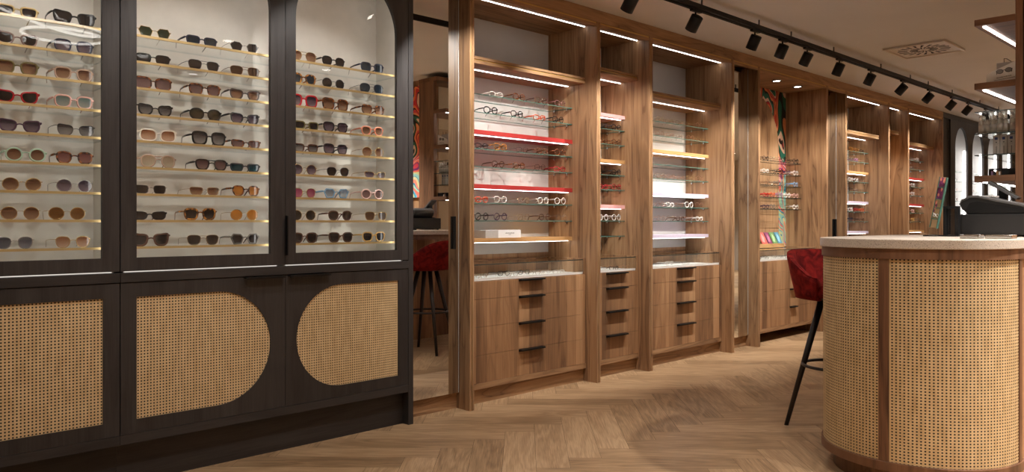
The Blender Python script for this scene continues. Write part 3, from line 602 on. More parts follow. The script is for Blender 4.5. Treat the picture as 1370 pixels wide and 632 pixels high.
def drawers(label, y0, y1, handle=None, case=True, cols=None, open_toe=False):
    """four-drawer base with a glass-topped show tray"""
    t = thing('drawer_cabinet', label, 'cabinet', (-.3, (y0 + y1) / 2, 0)); y0 += .002; y1 -= .002
    c = MB().box(-.498, y0, .10, -.48, y1, .928).box(-.48, y0, .1, -.125, y0 + .016, .81).box(-.48, y1 - .016, .1, -.125, y1, .81).box(-.48, y0 + .016, .785, -.125, y1 - .016, .808)
    part('carcass', c, 'wood_front', t)
    part('bottom_rail', MB().box(-.48, y0, .098, -.104, y1, .136), 'wood_h', t, bevel=.001)
    if not open_toe: part('toe_board', MB().box(-.15, y0, 0, -.13, y1, .0975), 'wood_h', t)
    else: part('toe_board', MB().box(-.46, y0, 0, -.44, y1, .0975), 'wood_h', t)
    zs = [(.6925, .8085), (.509, .6905), (.322, .507), (.138, .320)]
    for za, zb in zs:
        for ci, (ca, cb, hd) in enumerate(cols or [(y0, y1, True)]):
            d = part('drawer', MB().box(-.124, ca + .0015, za, -.105, cb - .0015, zb), 'wood_front', t, bevel=.0008)
            if hd and handle:
                ha, hb = handle
                part('handle', MB().box(-.104, ha, zb - .016, -.098, hb, zb + .0005).box(-.098, ha, zb - .007, -.072, hb, zb + .0005).box(-.075, ha, zb - .011, -.072, hb, zb - .007), 'black_metal', d)
    part('display_tray', MB().box(-.479, y0 + .004, .812, -.12, y1 - .02, .822).box(-.126, y0 + .004, .822, -.12, y1 - .02, .829).box(-.479, y0 + .004, .822, -.473, y1 - .02, .829), 'white_tray', t)
    part('glass_top', MB().shelf(-.4795, y0 + .003, .916, -.118, y1 - .019, .923), ['glass_case', 'glass_edge_dark'], t)
    part('glass_front', MB().box(-.1185, y0 + .003, .829, -.1145, y1 - .019, .9158), ['glass_case'], t)
    part('side_trim', MB().box(-.479, y1 - .0185, .811, -.115, y1, .93), 'wood_v', t)
    return t

def build_walnut():
    build_fins()
    mirror_door('floor-length mirror door reflecting red stool beside black cabinet', 2.8365, 3.2815, (1.03, 1.24), radians(-.3))
    mirror_door('slim floor-length mirror between lilac-shelf bay and mural niche', 6.5165, 6.9575, None)
    mirror_door('slim mirror between mural niche and distant lilac-shelf bay', 8.5005, 8.9525, (1.03, 1.24))
    A = [(2.081, 'glass'), (1.957, 'glass'), (1.835, 0), (1.707, 'glass'), (1.585, 'glass'), (1.463, 1), (1.337, 'glass'), (1.214, 'glass'), (1.092, 2)]
    def cfg(a, b, c): return [(z, k if k == 'glass' else (a, b, c)[k]) for z, k in A]
    bay('wide walnut shelving bay with two red shelves and white box', 3.32, 4.539, 2.252, cfg('red_shelf', 'red_shelf', 'oak_shelf'))
    bay('narrow walnut shelving bay with two pale pink shelves', 4.583, 5.195, 2.357, [(2.081, 'pink_shelf'), (1.957, 'glass'), (1.835, 'glass'), (1.712, 'oak_shelf'), (1.587, 'glass'), (1.468, 'glass'), (1.343, 'pink_shelf'), (1.215, 'glass'), (1.091, 'glass')])
    bay('wide walnut shelving bay with oak and two lilac shelves before slim mirror', 5.246, 6.469, 2.252, cfg('oak_shelf', 'lilac_shelf', 'lilac_shelf'))
    bay('distant walnut shelving bay with two lilac shelves beyond mural niche', 8.998, 10.23, 2.252, cfg('oak_shelf', 'lilac_shelf', 'lilac_shelf'))
    bay('narrow closed walnut bay with one open top compartment', 10.275, 10.9, 2.357, [], closed=True)
    bay('last walnut shelving bay with two red shelves by black arched cabinets', 10.945, 12.24, 2.252, cfg('red_shelf', 'red_shelf', 'oak_shelf'))
    drawers('wide walnut drawer cabinet under the red-shelf bay beside mirror door', 3.32, 4.539, (3.822, 4.059))
    drawers('narrow walnut drawer cabinet under the pale pink shelves', 4.583, 5.195, (4.779, 5.024))
    drawers('wide walnut drawer cabinet under the lilac shelves before slim mirror', 5.246, 6.469, (5.744, 5.997))
    drawers('walnut drawer cabinet with short handles under the mural niche', 6.995, 8.455, (7.815, 7.94), cols=[(6.997, 7.80, False), (7.80, 8.453, True)], open_toe=True)
    drawers('walnut drawer cabinet under distant lilac shelves', 8.998, 10.23, (9.49, 9.74))
    drawers('walnut drawer cabinet under the closed narrow bay', 10.275, 10.9, (10.47, 10.71))
    drawers('last walnut drawer cabinet under distant red shelves', 10.945, 12.24, (11.47, 11.72))
    # mural niche
    y0, y1 = 6.996, 8.454
    t = thing('display_niche', 'tall walnut niche with painted mural behind an arched board', 'niche', (-.3, 7.725, .93))
    part('top_board', MB().box(-.492, y0, 2.67, -.032, y1, 2.69), 'wood_x', t)
    part('mural', MB().box(-.492, y0 + .002, .93, -.468, y1 - .002, 2.669), 'mural', t, 'colourful painted back panel')
    part('arched_board', MB().prism([(7.2, .93), (8.24, .93)] + arc(7.72, 2.0, .52, .575, 0, 180, 40), 'x', -.4675, -.445), 'wood_v', t)
    for z in (1.857, 1.724, 1.598, 1.472, 1.346):
        part('glass_shelf', MB().shelf(-.444, y0 + .002, z - .006, -.287, y1 - .002, z), ['glass_shelf', 'glass_edge_dark'], t)
    part('leaflet_ledge', MB().box(-.444, y0 + .002, .93, -.36, 8.2, .972), 'oak_shelf', t)
    for y, x in ((7.627, -.155), (8.111, -.163)):
        d = thing('recessed_downlight', 'round lit downlight in niche soffit, %s' % ('over niche centre' if y < 8 else 'close to niche side wall'), 'lamp', (x, y, 2.67), 'niche downlights')
        part('bezel', MB().lathe([(.048, -.001), (.05, -.008), (.038, -.008), (.036, -.001)], 24, (x, y, 2.67)), 'black_metal', d)
        part('lamp_face', MB().lathe([(.0, -.004), (.0355, -.004), (.0355, -.001)], 24, (x, y, 2.67)), 'down_lens', d)
    for k, (y, c, w) in enumerate(((7.80, 'coral', .115), (7.92, 'magenta', .085), (8.03, 'lime', .10), (8.14, 'turquoise', .09))):
        cols = {'coral': (206, 100, 90), 'magenta': (132, 60, 94), 'lime': (108, 142, 88), 'turquoise': (84, 136, 154)}
        M['leaf_' + c] = plain('leaflet_' + c, srgb(*cols[c]), .5); M['leaf2_' + c] = plain('leaflet_art_' + c, srgb(*[min(255, v + 60) for v in cols[c]]), .5)
        b = MB(); z0 = .9725; h = .12
        b.add([(-.372, y - w / 2, z0), (-.372, y + w / 2, z0), (-.43, y + w / 2, z0 + h), (-.43, y - w / 2, z0 + h), (-.380, y - w / 2, z0), (-.380, y + w / 2, z0), (-.438, y + w / 2, z0 + h), (-.438, y - w / 2, z0 + h)],
              [(0, 1, 2, 3), (7, 6, 5, 4), (0, 4, 5, 1), (3, 2, 6, 7), (1, 5, 6, 2), (0, 3, 7, 4)])
        def P(u, v, e=.0007):
            return (-.372 - .058 * v + e, y - w / 2 + w * u, z0 + h * v)
        b.add([P(.15, .2), P(.55, .1), P(.8, .55), P(.5, .9), P(.3, .6)], [(0, 1, 2, 3, 4)], 1)
        single('leaflet', b, ['leaf_' + c, 'leaf2_' + c], '%s illustrated leaflet standing on the niche ledge' % c, 'leaflet', (-.4, y, z0), 'leaflets in the mural niche')
    # white box on the oak shelf of the first bay
    t = thing('flat_box', 'long flat white box with grey end lying on oak shelf', 'box', (-.3, 3.83, 1.092))
    part('body', MB().box(-.42, 3.66, 1.0925, -.262, 4.0, 1.147), 'paper_white', t, bevel=.001)
    part('grey_sleeve', MB().box(-.421, 3.655, 1.0924, -.2612, 3.775, 1.146), 'grey_card', t)
    k = MB()
    for i in range(12): k.box(-.2619, 3.845 + i * .0075, 1.122, -.2616, 3.8495 + i * .0075, 1.127 + (.002 if i % 3 else 0))
    for i in range(4): k.box(-.2619, 3.878 + i * .006, 1.113, -.2616, 3.882 + i * .006, 1.1165)
    part('printed_text', k, 'grey_ink', t)

def word(parent, name, text, size, loc, facing, mat):
    cu = bpy.data.curves.new(name, 'FONT'); cu.body = text; cu.size = size; cu.align_x = 'CENTER'; cu.extrude = .0003
    o = link(name, cu, parent); r = root_of(parent).location
    o.location = (loc[0] - r[0], loc[1] - r[1], loc[2] - r[2]); o.rotation_euler = (radians(90), 0, radians(90 if facing == 'x' else 0)); cu.materials.append(M[mat]); return o

# ------------------------------------------------------------------ arched black cabinets beyond
def build_arches():
    spans = [(12.82, 13.42), (13.645, 14.245), (14.47, 15.07), (15.295, 15.895), (16.12, 16.72)]
    who = ['first', 'second', 'third', 'fourth', 'fifth']
    single('end_panel', MB().box(-.5, 12.32, 0, -.03, 12.60, 2.714), 'black_v', 'black filler panel between last walnut post and arched cabinets', 'panel', (-.25, 12.46, 0))
    for k, (a, b) in enumerate(spans):
        y0, y1 = a - .1125, b + .1125
        if k == 0: y0 = 12.61
        t = thing('arched_cabinet', 'tall black arched cabinet lit by a tube, %s past the walnut wall' % who[k], 'cabinet', (-.2, (a + b) / 2, 0), 'black arched eyewear cabinets')
        hole = dense([(a, .45), (b, .45)] + arc((a + b) / 2, 2.31, .3, .32, 0, 180, 32), .04)
        part('front', pierced(MB(), y0 + .001, 0, y1 - .001, 2.714, hole, .0, -.03), 'black_v', t)
        part('lining', MB().box(-.34, y0 + .002, .3, -.325, y1 - .002, 2.7).box(-.325, y0 + .002, .3, -.031, y0 + .02, 2.7).box(-.325, y1 - .02, .3, -.031, y1 - .002, 2.7).box(-.325, y0 + .02, .3, -.031, y1 - .02, .32), 'paper_white', t)
        part('light_tube', MB().box(-.06, b - .03, .46, -.036, b + .012, 2.30), 'led_arch', t)
        part('light_tube', MB().box(-.06, a - .05, .46, -.036, a - .02, 2.30), 'led_arch', t)  # second tube out of sight, added to brighten the lining
        for z in (1.98, 1.83, 1.68, 1.53, 1.38, 1.23):
            part('glass_shelf', MB().shelf(-.324, a - .05, z - .006, -.09, b + .02, z), ['glass_shelf', 'glass_edge'], t)
# ------------------------------------------------------------------ eyewear
SHP = {  # half width, half height, squareness, cat lift, taper, droop, bridge
 'rect': (.0275, .0175, 3.3, .10, .16, 0, .015), 'square': (.0285, .0225, 2.9, .08, .20, 0, .014), 'bigsq': (.0315, .0265, 3.2, .06, .18, 0, .014), 'round': (.0250, .0235, 2.0, 0, 0, 0, .020),
 'panto': (.0262, .0215, 2.4, .06, .22, 0, .016), 'hex': (.0270, .0215, -6, .05, .08, 0, .016), 'cat': (.0295, .0205, 2.5, .48, .30, 0, .013), 'catbig': (.0322, .0225, 3.0, .45, .34, 0, .013),
 'avi': (.0298, .0245, 2.4, 0, .22, .12, .015), 'butterfly': (.0305, .0235, 2.7, .24, -.02, .0, .013), 'oval': (.0262, .0165, 2.2, 0, 0, 0, .017), 'ovalbig': (.0278, .0225, 2.1, .06, .08, 0, .014),
 'flat': (.0295, .0165, 3.6, .08, .28, 0, .013), 'slim': (.0292, .0150, 2.5, .42, .20, 0, .013), 'navi': (.0298, .0215, 2.8, .05, .28, 0, .015)}
METAL = {'goldm', 'silver', 'gunmetal', 'bronze', 'copper', 'blackmetal', 'champ'}
THICK = {'bigsq', 'catbig', 'ovalbig'}
def outline(sh, n):
    w, h, e, cat, tp, dr, br = SHP[sh]; pts = []
    if e < 0:
        base = [(1, .25), (.62, 1), (-.55, .92), (-1, .3), (-.7, -.85), (.55, -1)]; raw = []
        for i, p in enumerate(base):
            q = base[(i + 1) % 6]
            for k in range(max(2, n // 6)): t = k / max(2, n // 6); raw.append((p[0] + (q[0] - p[0]) * t, p[1] + (q[1] - p[1]) * t))
    else:
        raw = []
        for i in range(n):
            t = 2 * pi * i / n; c, s = cos(t), sin(t)
            raw.append((math.copysign(abs(c) ** (2 / e), c), math.copysign(abs(s) ** (2 / e), s)))
    for y, z in raw:
        yy = y * (1 - tp * (1 - z) / 2)
        if z > 0 and y > 0: z += cat * y ** 1.5 * min(1, z * 1.5)
        if z < 0: yy += dr * -z
        pts.append((yy * w, z * h))
    return pts
CACHE = {}
def wrap(p): return (p[0] - 1.3 * p[1] ** 2, p[1], p[2])
def eyewear(shape, frame, lens, small=False):
    key = (shape, frame, lens, small)
    if key in CACHE: return CACHE[key]
    w, h, e, cat, tp, dr, br = SHP[shape]; metal = frame in METAL
    r = .0012 if metal else (.0037 if shape in THICK or frame in ('tortl',) else .0029)
    n = 14 if small else 24; ns = 4 if small else 6
    o = outline(shape, n); lo = min(z for y, z in o); cz = -lo + r + .0012; off = w + br / 2 + r * .6
    fr, le, te = MB(), MB(), MB(); L2 = []; T2 = []
    for s in (1, -1):
        loop = [wrap((0, s * (off + y), cz + z)) for y, z in o]
        fr.tube(loop, r, ns, True, 0, up=(1, 0, 0), sx=.8, sy=1.15)
        m = MB(); c = wrap((.0012, s * off, cz)); vs = [c] + [wrap((.0002, s * (off + y * .99), cz + z * .99)) for y, z in o]
        fs = [(0, i + 1, (i + 1) % len(o) + 1) for i in range(len(o))]
        if s < 0: fs = [f[::-1] for f in fs]
        m.add(vs, fs, 1 if small else 0, True); L2.append(m)
        yo = off + w * (1 - tp * .2) ; zt = cz + h * (.45 + cat * .8)
        fr.tube([wrap((.0005, s * (yo - .001), zt)), wrap((-.0015, s * (yo + .0045), zt)), (-.0045 - 1.3 * (yo + .004) ** 2, s * (yo + .0055), zt)], r * 1.05, ns, False, 0)
        rt = .0011 if metal else [.0030, .0028, .0024, .0021, .0015]
        x0 = -.0045 - 1.3 * (yo + .004) ** 2
        t = MB().tube([(x0 + .001, s * (yo + .0055), zt), (x0 - .045, s * (yo + .007), zt - .001), (x0 - .088, s * (yo + .004), zt - .004), (x0 - .102, s * (yo + .001), zt * .82), (x0 - .126, s * (yo - .006), .0032)], rt, ns, False, 0, sx=1.6 if not metal else 1.1, sy=.75)
        T2.append(t)
    zi = cz + h * .25; yi = off - w * .93
    fr.tube([wrap((.0, y, zi + .003 * (1 - (y / yi) ** 2))) for y in (-yi, -yi * .5, 0, yi * .5, yi)], r * .95, ns, False, 0)
    if shape in ('navi', 'avi'): fr.tube([wrap((.0, y, cz + h * .86)) for y in (-yi * 1.4, 0, yi * 1.4)], r * .9, ns, False, 0)
    fm, lm = M['f_' + frame], M['l_' + lens]
    if small:
        for q in L2 + T2: fr.add(q.v, q.f, 0); k = len(q.f); fr.m[-k:] = q.m
        res = [('frame', fr.mesh('eyewear_small', [fm, lm]))]
    else:
        res = [('frame', fr.mesh('frame', [fm]))] + [('lens', q.mesh('lens', [lm])) for q in L2] + [('temple', q.mesh('temple', [fm])) for q in T2]
    CACHE[key] = res; return res

def put(name, pieces, loc, rz, label, cat, group):
    if len(pieces) == 1:
        o = link(name, pieces[0][1]); o.location = loc; o.rotation_euler = (0, 0, rz); return tag(o, label, cat, group)
    t = thing(name, label, cat, loc, group, rz)
    for nm, me in pieces: link(nm, me, t)
    return t
RJ = random.Random(11)
def jit(): return radians(RJ.uniform(-3.5, 3.5))

def build_sunglasses():
    for rows, door in ((SUN_LEFT, 'rectangular-cane cabinet'), (SUN_MID, 'middle glass door'), (SUN_RIGHT, 'arched door by mirror')):
        for k, row in enumerate(rows):
            n = len(row)
            for i, (y, sh, fr, le, wd) in enumerate(row):
                pos = ['at mirror end', 'second from mirror end', 'third from mirror end'][n - 1 - i]
                lab = '%s sunglasses on %s gold shelf, %s, %s' % (wd, ORD[k], door, pos)
                put('sunglasses', eyewear(sh, fr, le), (-.1, min(y, 2.665), SH[k] - .0038), jit(), lab, 'sunglasses', 'sunglasses in the black cabinets').scale = (1.12, 1.17, 1.14)

def build_optical():
    def row(rows, bayname, x, names, small, g):
        for z, items in rows:
            for i, it in enumerate(items):
                y, sh, fr = it[:3]; wd = it[3] if len(it) > 3 else COLN.get(fr, fr)
                put('eyeglasses', eyewear(sh, fr, 'demo', small), (x, y, z + .0003), jit(), '%s eyeglasses, %s along %s glass shelf, %s' % (wd, NTH[i], names[z], bayname), 'eyeglasses', g).scale = (.95, .95, 1.0)
    n6 = lambda R: {z: ORD[i] if i < len(R) - 1 else 'lowest' for i, (z, _) in enumerate(R)}
    full = {2.083: 'top', 1.957: 'second', 1.707: 'third', 1.586: 'fourth', 1.587: 'fourth', 1.337: 'fifth', 1.338: 'fifth', 1.214: 'lowest'}
    fix = lambda R: [(z, it) for z, it in R]
    Z = {2.083: 2.081, 1.586: 1.585, 1.587: 1.585, 1.338: 1.337}
    def rz(R, x, bn, names, small, g, zz=None):
        for z, items in R:
            zc = (zz or {}).get(z, z)
            row([(zc, items)], bn, x, {zc: names[z]}, small, g)
    rz(OPT_WIDE, -.275, 'wide red-shelf bay', full, False, 'eyeglasses in the wide red-shelf bay', Z)
    rz([(z, [(a, b, c, d) for (a, (b, c, d)) in zip((4.955, 5.125), [q[1:] for q in it])]) for z, it in OPT_NARROW], -.275, 'narrow pink-shelf bay', {1.957: 'top', 1.835: 'second', 1.587: 'third', 1.468: 'fourth', 1.215: 'fifth'}, False, 'eyeglasses in the narrow pink-shelf bay')
    rz([(z, [(5.74 + (q[0] - 5.745) * .90,) + q[1:] for q in it]) for z, it in OPT_LILAC], -.275, 'nearer lilac-shelf bay', full, False, 'eyeglasses in the nearer lilac-shelf bay', Z)
    rz(OPT_NICHE, -.297, 'mural niche', {1.857: 'top', 1.724: 'second', 1.598: 'third', 1.472: 'fourth', 1.346: 'lowest'}, False, 'eyeglasses in the mural niche')
    far = [(2.081, ['tortl', 'tortl', 'black']), (1.957, ['greyf', 'mauvef', 'silver']), (1.707, ['clear', 'clear', 'silver']), (1.585, ['blackmetal', 'silver', 'gunmetal']), (1.337, ['clear', 'redf', 'orange']), (1.214, ['navy', 'blackmetal', 'brownf'])]
    nm = {2.081: 'top', 1.957: 'second', 1.707: 'third', 1.585: 'fourth', 1.337: 'fifth', 1.214: 'lowest'}
    rz([(z, [(y, s, f) for y, s, f in zip((9.77, 9.94, 10.11), ('square', 'panto', 'rect'), fs)]) for z, fs in far], -.275, 'distant lilac-shelf bay', nm, True, 'eyeglasses in the distant lilac-shelf bay')
    far2 = [(2.081, ['silver', 'clear']), (1.957, ['silver', 'blackmetal']), (1.707, ['clear', 'silver']), (1.585, ['clear', 'champ']), (1.337, ['pink', 'olive']), (1.214, ['honey', 'gunmetal'])]
    rz([(z, [(y, s, f) for y, s, f in zip((11.9, 12.08), ('square', 'panto'), fs)]) for z, fs in far2], -.275, 'distant red-shelf bay', nm, True, 'eyeglasses in the distant red-shelf bay')
    arch = [(1.83, ['silver', 'blackmetal']), (1.68, ['redf', 'copper']), (1.53, ['black', 'tort']), (1.38, ['silver', 'brownf']), (1.23, ['tort', 'copper'])]
    an = {1.83: 'second', 1.68: 'third', 1.53: 'fourth', 1.38: 'fifth', 1.23: 'lowest'}
    for nm_, y0 in (('first', 13.02), ('second', 13.85)):
        rz([(z, [(y0 + .1 + k * .2, s, f) for k, (s, f) in enumerate(zip(('rect', 'panto'), fs))]) for z, fs in arch], -.13, '%s arched cabinet' % nm_, an, True, 'eyeglasses in the arched cabinets')
    # standing pairs flattened in height, set out in the show trays
    trays = [('red-shelf bay tray', [(3.44, 'black'), (3.62, 'goldm'), (3.83, 'black'), (4.03, 'black'), (4.26, 'copper')], [(3.50, 'copper'), (3.80, 'clear'), (4.02, 'champ'), (4.28, 'clear')]),
             ('narrow bay tray', [(4.99, 'copper')], [(4.93, 'black'), (5.08, 'copper')]),
             ('mural niche tray', [(7.30, 'silver'), (7.46, 'gunmetal'), (7.62, 'blackmetal'), (7.78, 'silver'), (7.94, 'gunmetal'), (8.10, 'silver')], [(7.22, 'navy'), (7.38, 'blackmetal'), (7.54, 'clear'), (7.70, 'gunmetal'), (7.86, 'black'), (8.02, 'silver'), (8.18, 'skyblue')]),
             ('lilac bay tray', [(5.86, 'clear'), (6.12, 'champ')], [])]
    for nm_, back, front in trays:
        for rowi, (x, its) in enumerate(((-.26, back), (-.14, front))):
            if len(its) and x == -.14: x = -.145
            for k, (y, f) in enumerate(its):
                o = put('eyeglasses', eyewear(('panto', 'rect', 'round')[(k + rowi) % 3], f, 'demo', True), (x, y, .8225), jit(), '%s eyeglasses, %s along %s row of the %s' % (COLN.get(f, f), ORD[k] if k and k < 8 else 'first', ('back', 'front')[rowi], nm_), 'eyeglasses', 'eyeglasses set out in show trays')
                o.scale = (.85, .95, .7)
COLN = {'goldm': 'gold-wire', 'silver': 'silver-wire', 'blackmetal': 'thin black', 'gunmetal': 'gunmetal', 'copper': 'copper-wire', 'champ': 'champagne-wire', 'tortl': 'amber tortoiseshell', 'tort': 'tortoiseshell', 'redf': 'dark red', 'brownf': 'brown',
        'greyf': 'grey', 'mauvef': 'mauve', 'plumf': 'dark plum', 'skyblue': 'pale blue', 'clear': 'clear', 'honey': 'honey', 'navy': 'navy'}

# ------------------------------------------------------------------ ceiling fittings
AIM = [(-.9, .15, -1.1), (-.9, .2, -1.15), (-.8, .15, -1.4), (-.8, .2, -1.4), (-.85, .2, -1.3), (-.8, .25, -1.4), (-.8, .2, -1.3), (-1, .1, -1.0), (-1, .1, -1.05), (-.95, 0, -1.1), (-.95, .05, -1.1), (-.9, 0, -1.2)]
def spot(y, aim, label, power, x=.7, extra=None):
    t = thing('track_spotlight', label, 'spotlight', (x, y, 2.699), 'black spotlights on the ceiling track')
    part('adapter', MB().box(x - .012, y - .055, 2.682, x + .012, y + .065, 2.6985), 'black_metal', t, bevel=.002)
    part('stem', MB().tube([(x, y, 2.683), (x, y, 2.628)], .006, 8), 'black_metal', t)
    l = sqrt(sum(a * a for a in aim)); d = [a / l for a in aim]
    def at(k): return (x + d[0] * k, y + d[1] * k, 2.624 + d[2] * k)
    hd = MB().tube([at(-.0335), at(-.033)], [.038, .040], 20).tube([at(-.033), at(-.030), at(.078), at(.0785)], [.040, .043, .043, .039], 20, cap=False).tube([at(.045), at(.0785)], [.034, .039], 20, cap=False)
    part('lamp_head', hd, 'black_metal', t)
    part('lamp_face', MB().tube([at(.0452), at(.0458)], [.033, .033], 16), 'spot_lens', t)
    li = bpy.data.lights.new('spot_beam', 'SPOT'); li.energy = power; li.color = (1.0, .965, .92); li.spot_size = radians(76); li.spot_blend = .55; li.shadow_soft_size = .012
    o = link('spot_beam', li, t); p = at(.062); o.location = (p[0] - x, p[1] - y, p[2] - 2.699)
    from mathutils import Vector
    o.rotation_euler = Vector(d).to_track_quat('-Z', 'Y').to_euler()
def build_ceiling():
    t = thing('ceiling_track', 'long black lighting track hung on rods before the walnut wall', 'track', (.7, 6.0, CEIL))
    part('rail', MB().box(.681, -1.0, 2.710, .719, 12.3, 2.742).box(.694, -1.0, 2.699, .700, 12.3, 2.7105).box(.681, -1.0, 2.699, .685, 12.3, 2.7105), 'black_metal', t)
    for y in [-.4, 1.2, 2.8] + ROD_Y:
        part('hanging_rod', MB().tube([(.7, y, 2.742), (.7, y, CEIL - .001)], .006, 8), 'charcoal_plastic', t)
    names = ['over the wide red-shelf bay', 'over the narrow pink-shelf bay', 'over the start of lilac-shelf bay', 'over the middle of lilac-shelf bay', 'over the end of lilac-shelf bay', 'over near side of mural niche', 'over centre of mural niche',
             'over far post of mural niche', 'over distant lilac-shelf bay', 'over closed narrow bay', 'over distant red-shelf bay', 'at far end of the track']
    for k, y in enumerate(SPOT_Y): spot(y, AIM[k], 'black cylinder spotlight hanging from track %s' % names[k], SPOT_W)
    for y, w in ((2.98, 'before the mirror door'), (2.30, 'above double cane cabinet, mirror side'), (1.62, 'above double cane cabinet, other side'), (.8, 'above rectangular-cane cabinet')):
        spot(y, (-.95, .30 if y > 2.9 else .0, -1.05), 'black cylinder spotlight on track %s' % w, SPOT_W * (1.0 if y > 2.9 else .22))
    # square swirl air outlet
    v = thing('ceiling_vent', 'square pale swirl air outlet set in the ceiling', 'vent', (1.24, 7.7, CEIL))
    x0, x1, y0, y1 = .98, 1.5, 7.42, 7.98
    part('frame', MB().box(x0, y0, CEIL - .018, x1, y0 + .02, CEIL - .001).box(x0, y1 - .02, CEIL - .018, x1, y1, CEIL - .001).box(x0, y0 + .02, CEIL - .018, x0 + .02, y1 - .02, CEIL - .001).box(x1 - .02, y0 + .02, CEIL - .018, x1, y1 - .02, CEIL - .001), 'vent', v)
    part('plate', MB().box(x0 + .02, y0 + .02, CEIL - .010, x1 - .02, y1 - .02, CEIL - .001), 'vent', v)
    sl = MB(); cx, cy = 1.24, 7.7
    for k in range(20):
        a = 2 * pi * k / 20
        for r0, r1 in ((.05, .115), (.135, .215)):
            if r0 > .1 and k % 2 and False: continue
            aa = a + (.16 if r0 > .1 else 0); da = .35
            p0 = (cx + r0 * cos(aa), cy + r0 * sin(aa)); p1 = (cx + r1 * cos(aa + da * .3), cy + r1 * sin(aa + da * .3)); w = .008 if r0 < .1 else .012
            dx, dy = p1[0] - p0[0], p1[1] - p0[1]; l = sqrt(dx * dx + dy * dy); nx, ny = -dy / l * w, dx / l * w
            sl.prism([(p0[0] - nx * .5, p0[1] - ny * .5), (p1[0] - nx, p1[1] - ny), (p1[0] + nx, p1[1] + ny), (p0[0] + nx * .5, p0[1] + ny * .5)], 'z', CEIL - .0112, CEIL - .0101)
    part('swirl_slots', sl, 'vent_dark', v)
    part('centre_screw', MB().lathe([(.0, -.0165), (.012, -.0155), (.014, -.0102)], 12, (cx, cy, CEIL)), 'chrome', v)
    # looping LED pendant, seen only as a reflection in the glass door
    c = MB(); pts = []; Rr, Vr = (-.697, .717), (.717, .697)
    for i in range(60):
        a = 2 * pi * i / 60; pts.append((1.42 + .215 * (cos(a) * Rr[0] + sin(a) * Vr[0]), 1.34 + .215 * (cos(a) * Rr[1] + sin(a) * Vr[1]), 2.307 + .004 * (1 - cos(a))))
    for i in range(90):
        a = 2 * pi * i / 90; u = .215 - .62 * (1 - cos(a)); w = .30 * sin(a)
        pts.append((1.42 + u * Rr[0] + w * Vr[0], 1.34 + u * Rr[1] + w * Vr[1], 2.307 + .19 * (1 - cos(a)) + .05 * sin(2 * a)))
    p = thing('loop_pendant', 'white looping tube pendant reflected in glass door of rectangular-cane cabinet', 'pendant lamp', (1.45, 1.2, CEIL))
    part('glowing_tube', c.tube(pts, .0075, 8, True), 'led_ring', p)
    for i in (15, 75, 120): part('hanging_wire', MB().tube([pts[i], (pts[i][0], pts[i][1], CEIL - .001)], .0015, 5), 'black_metal', p)

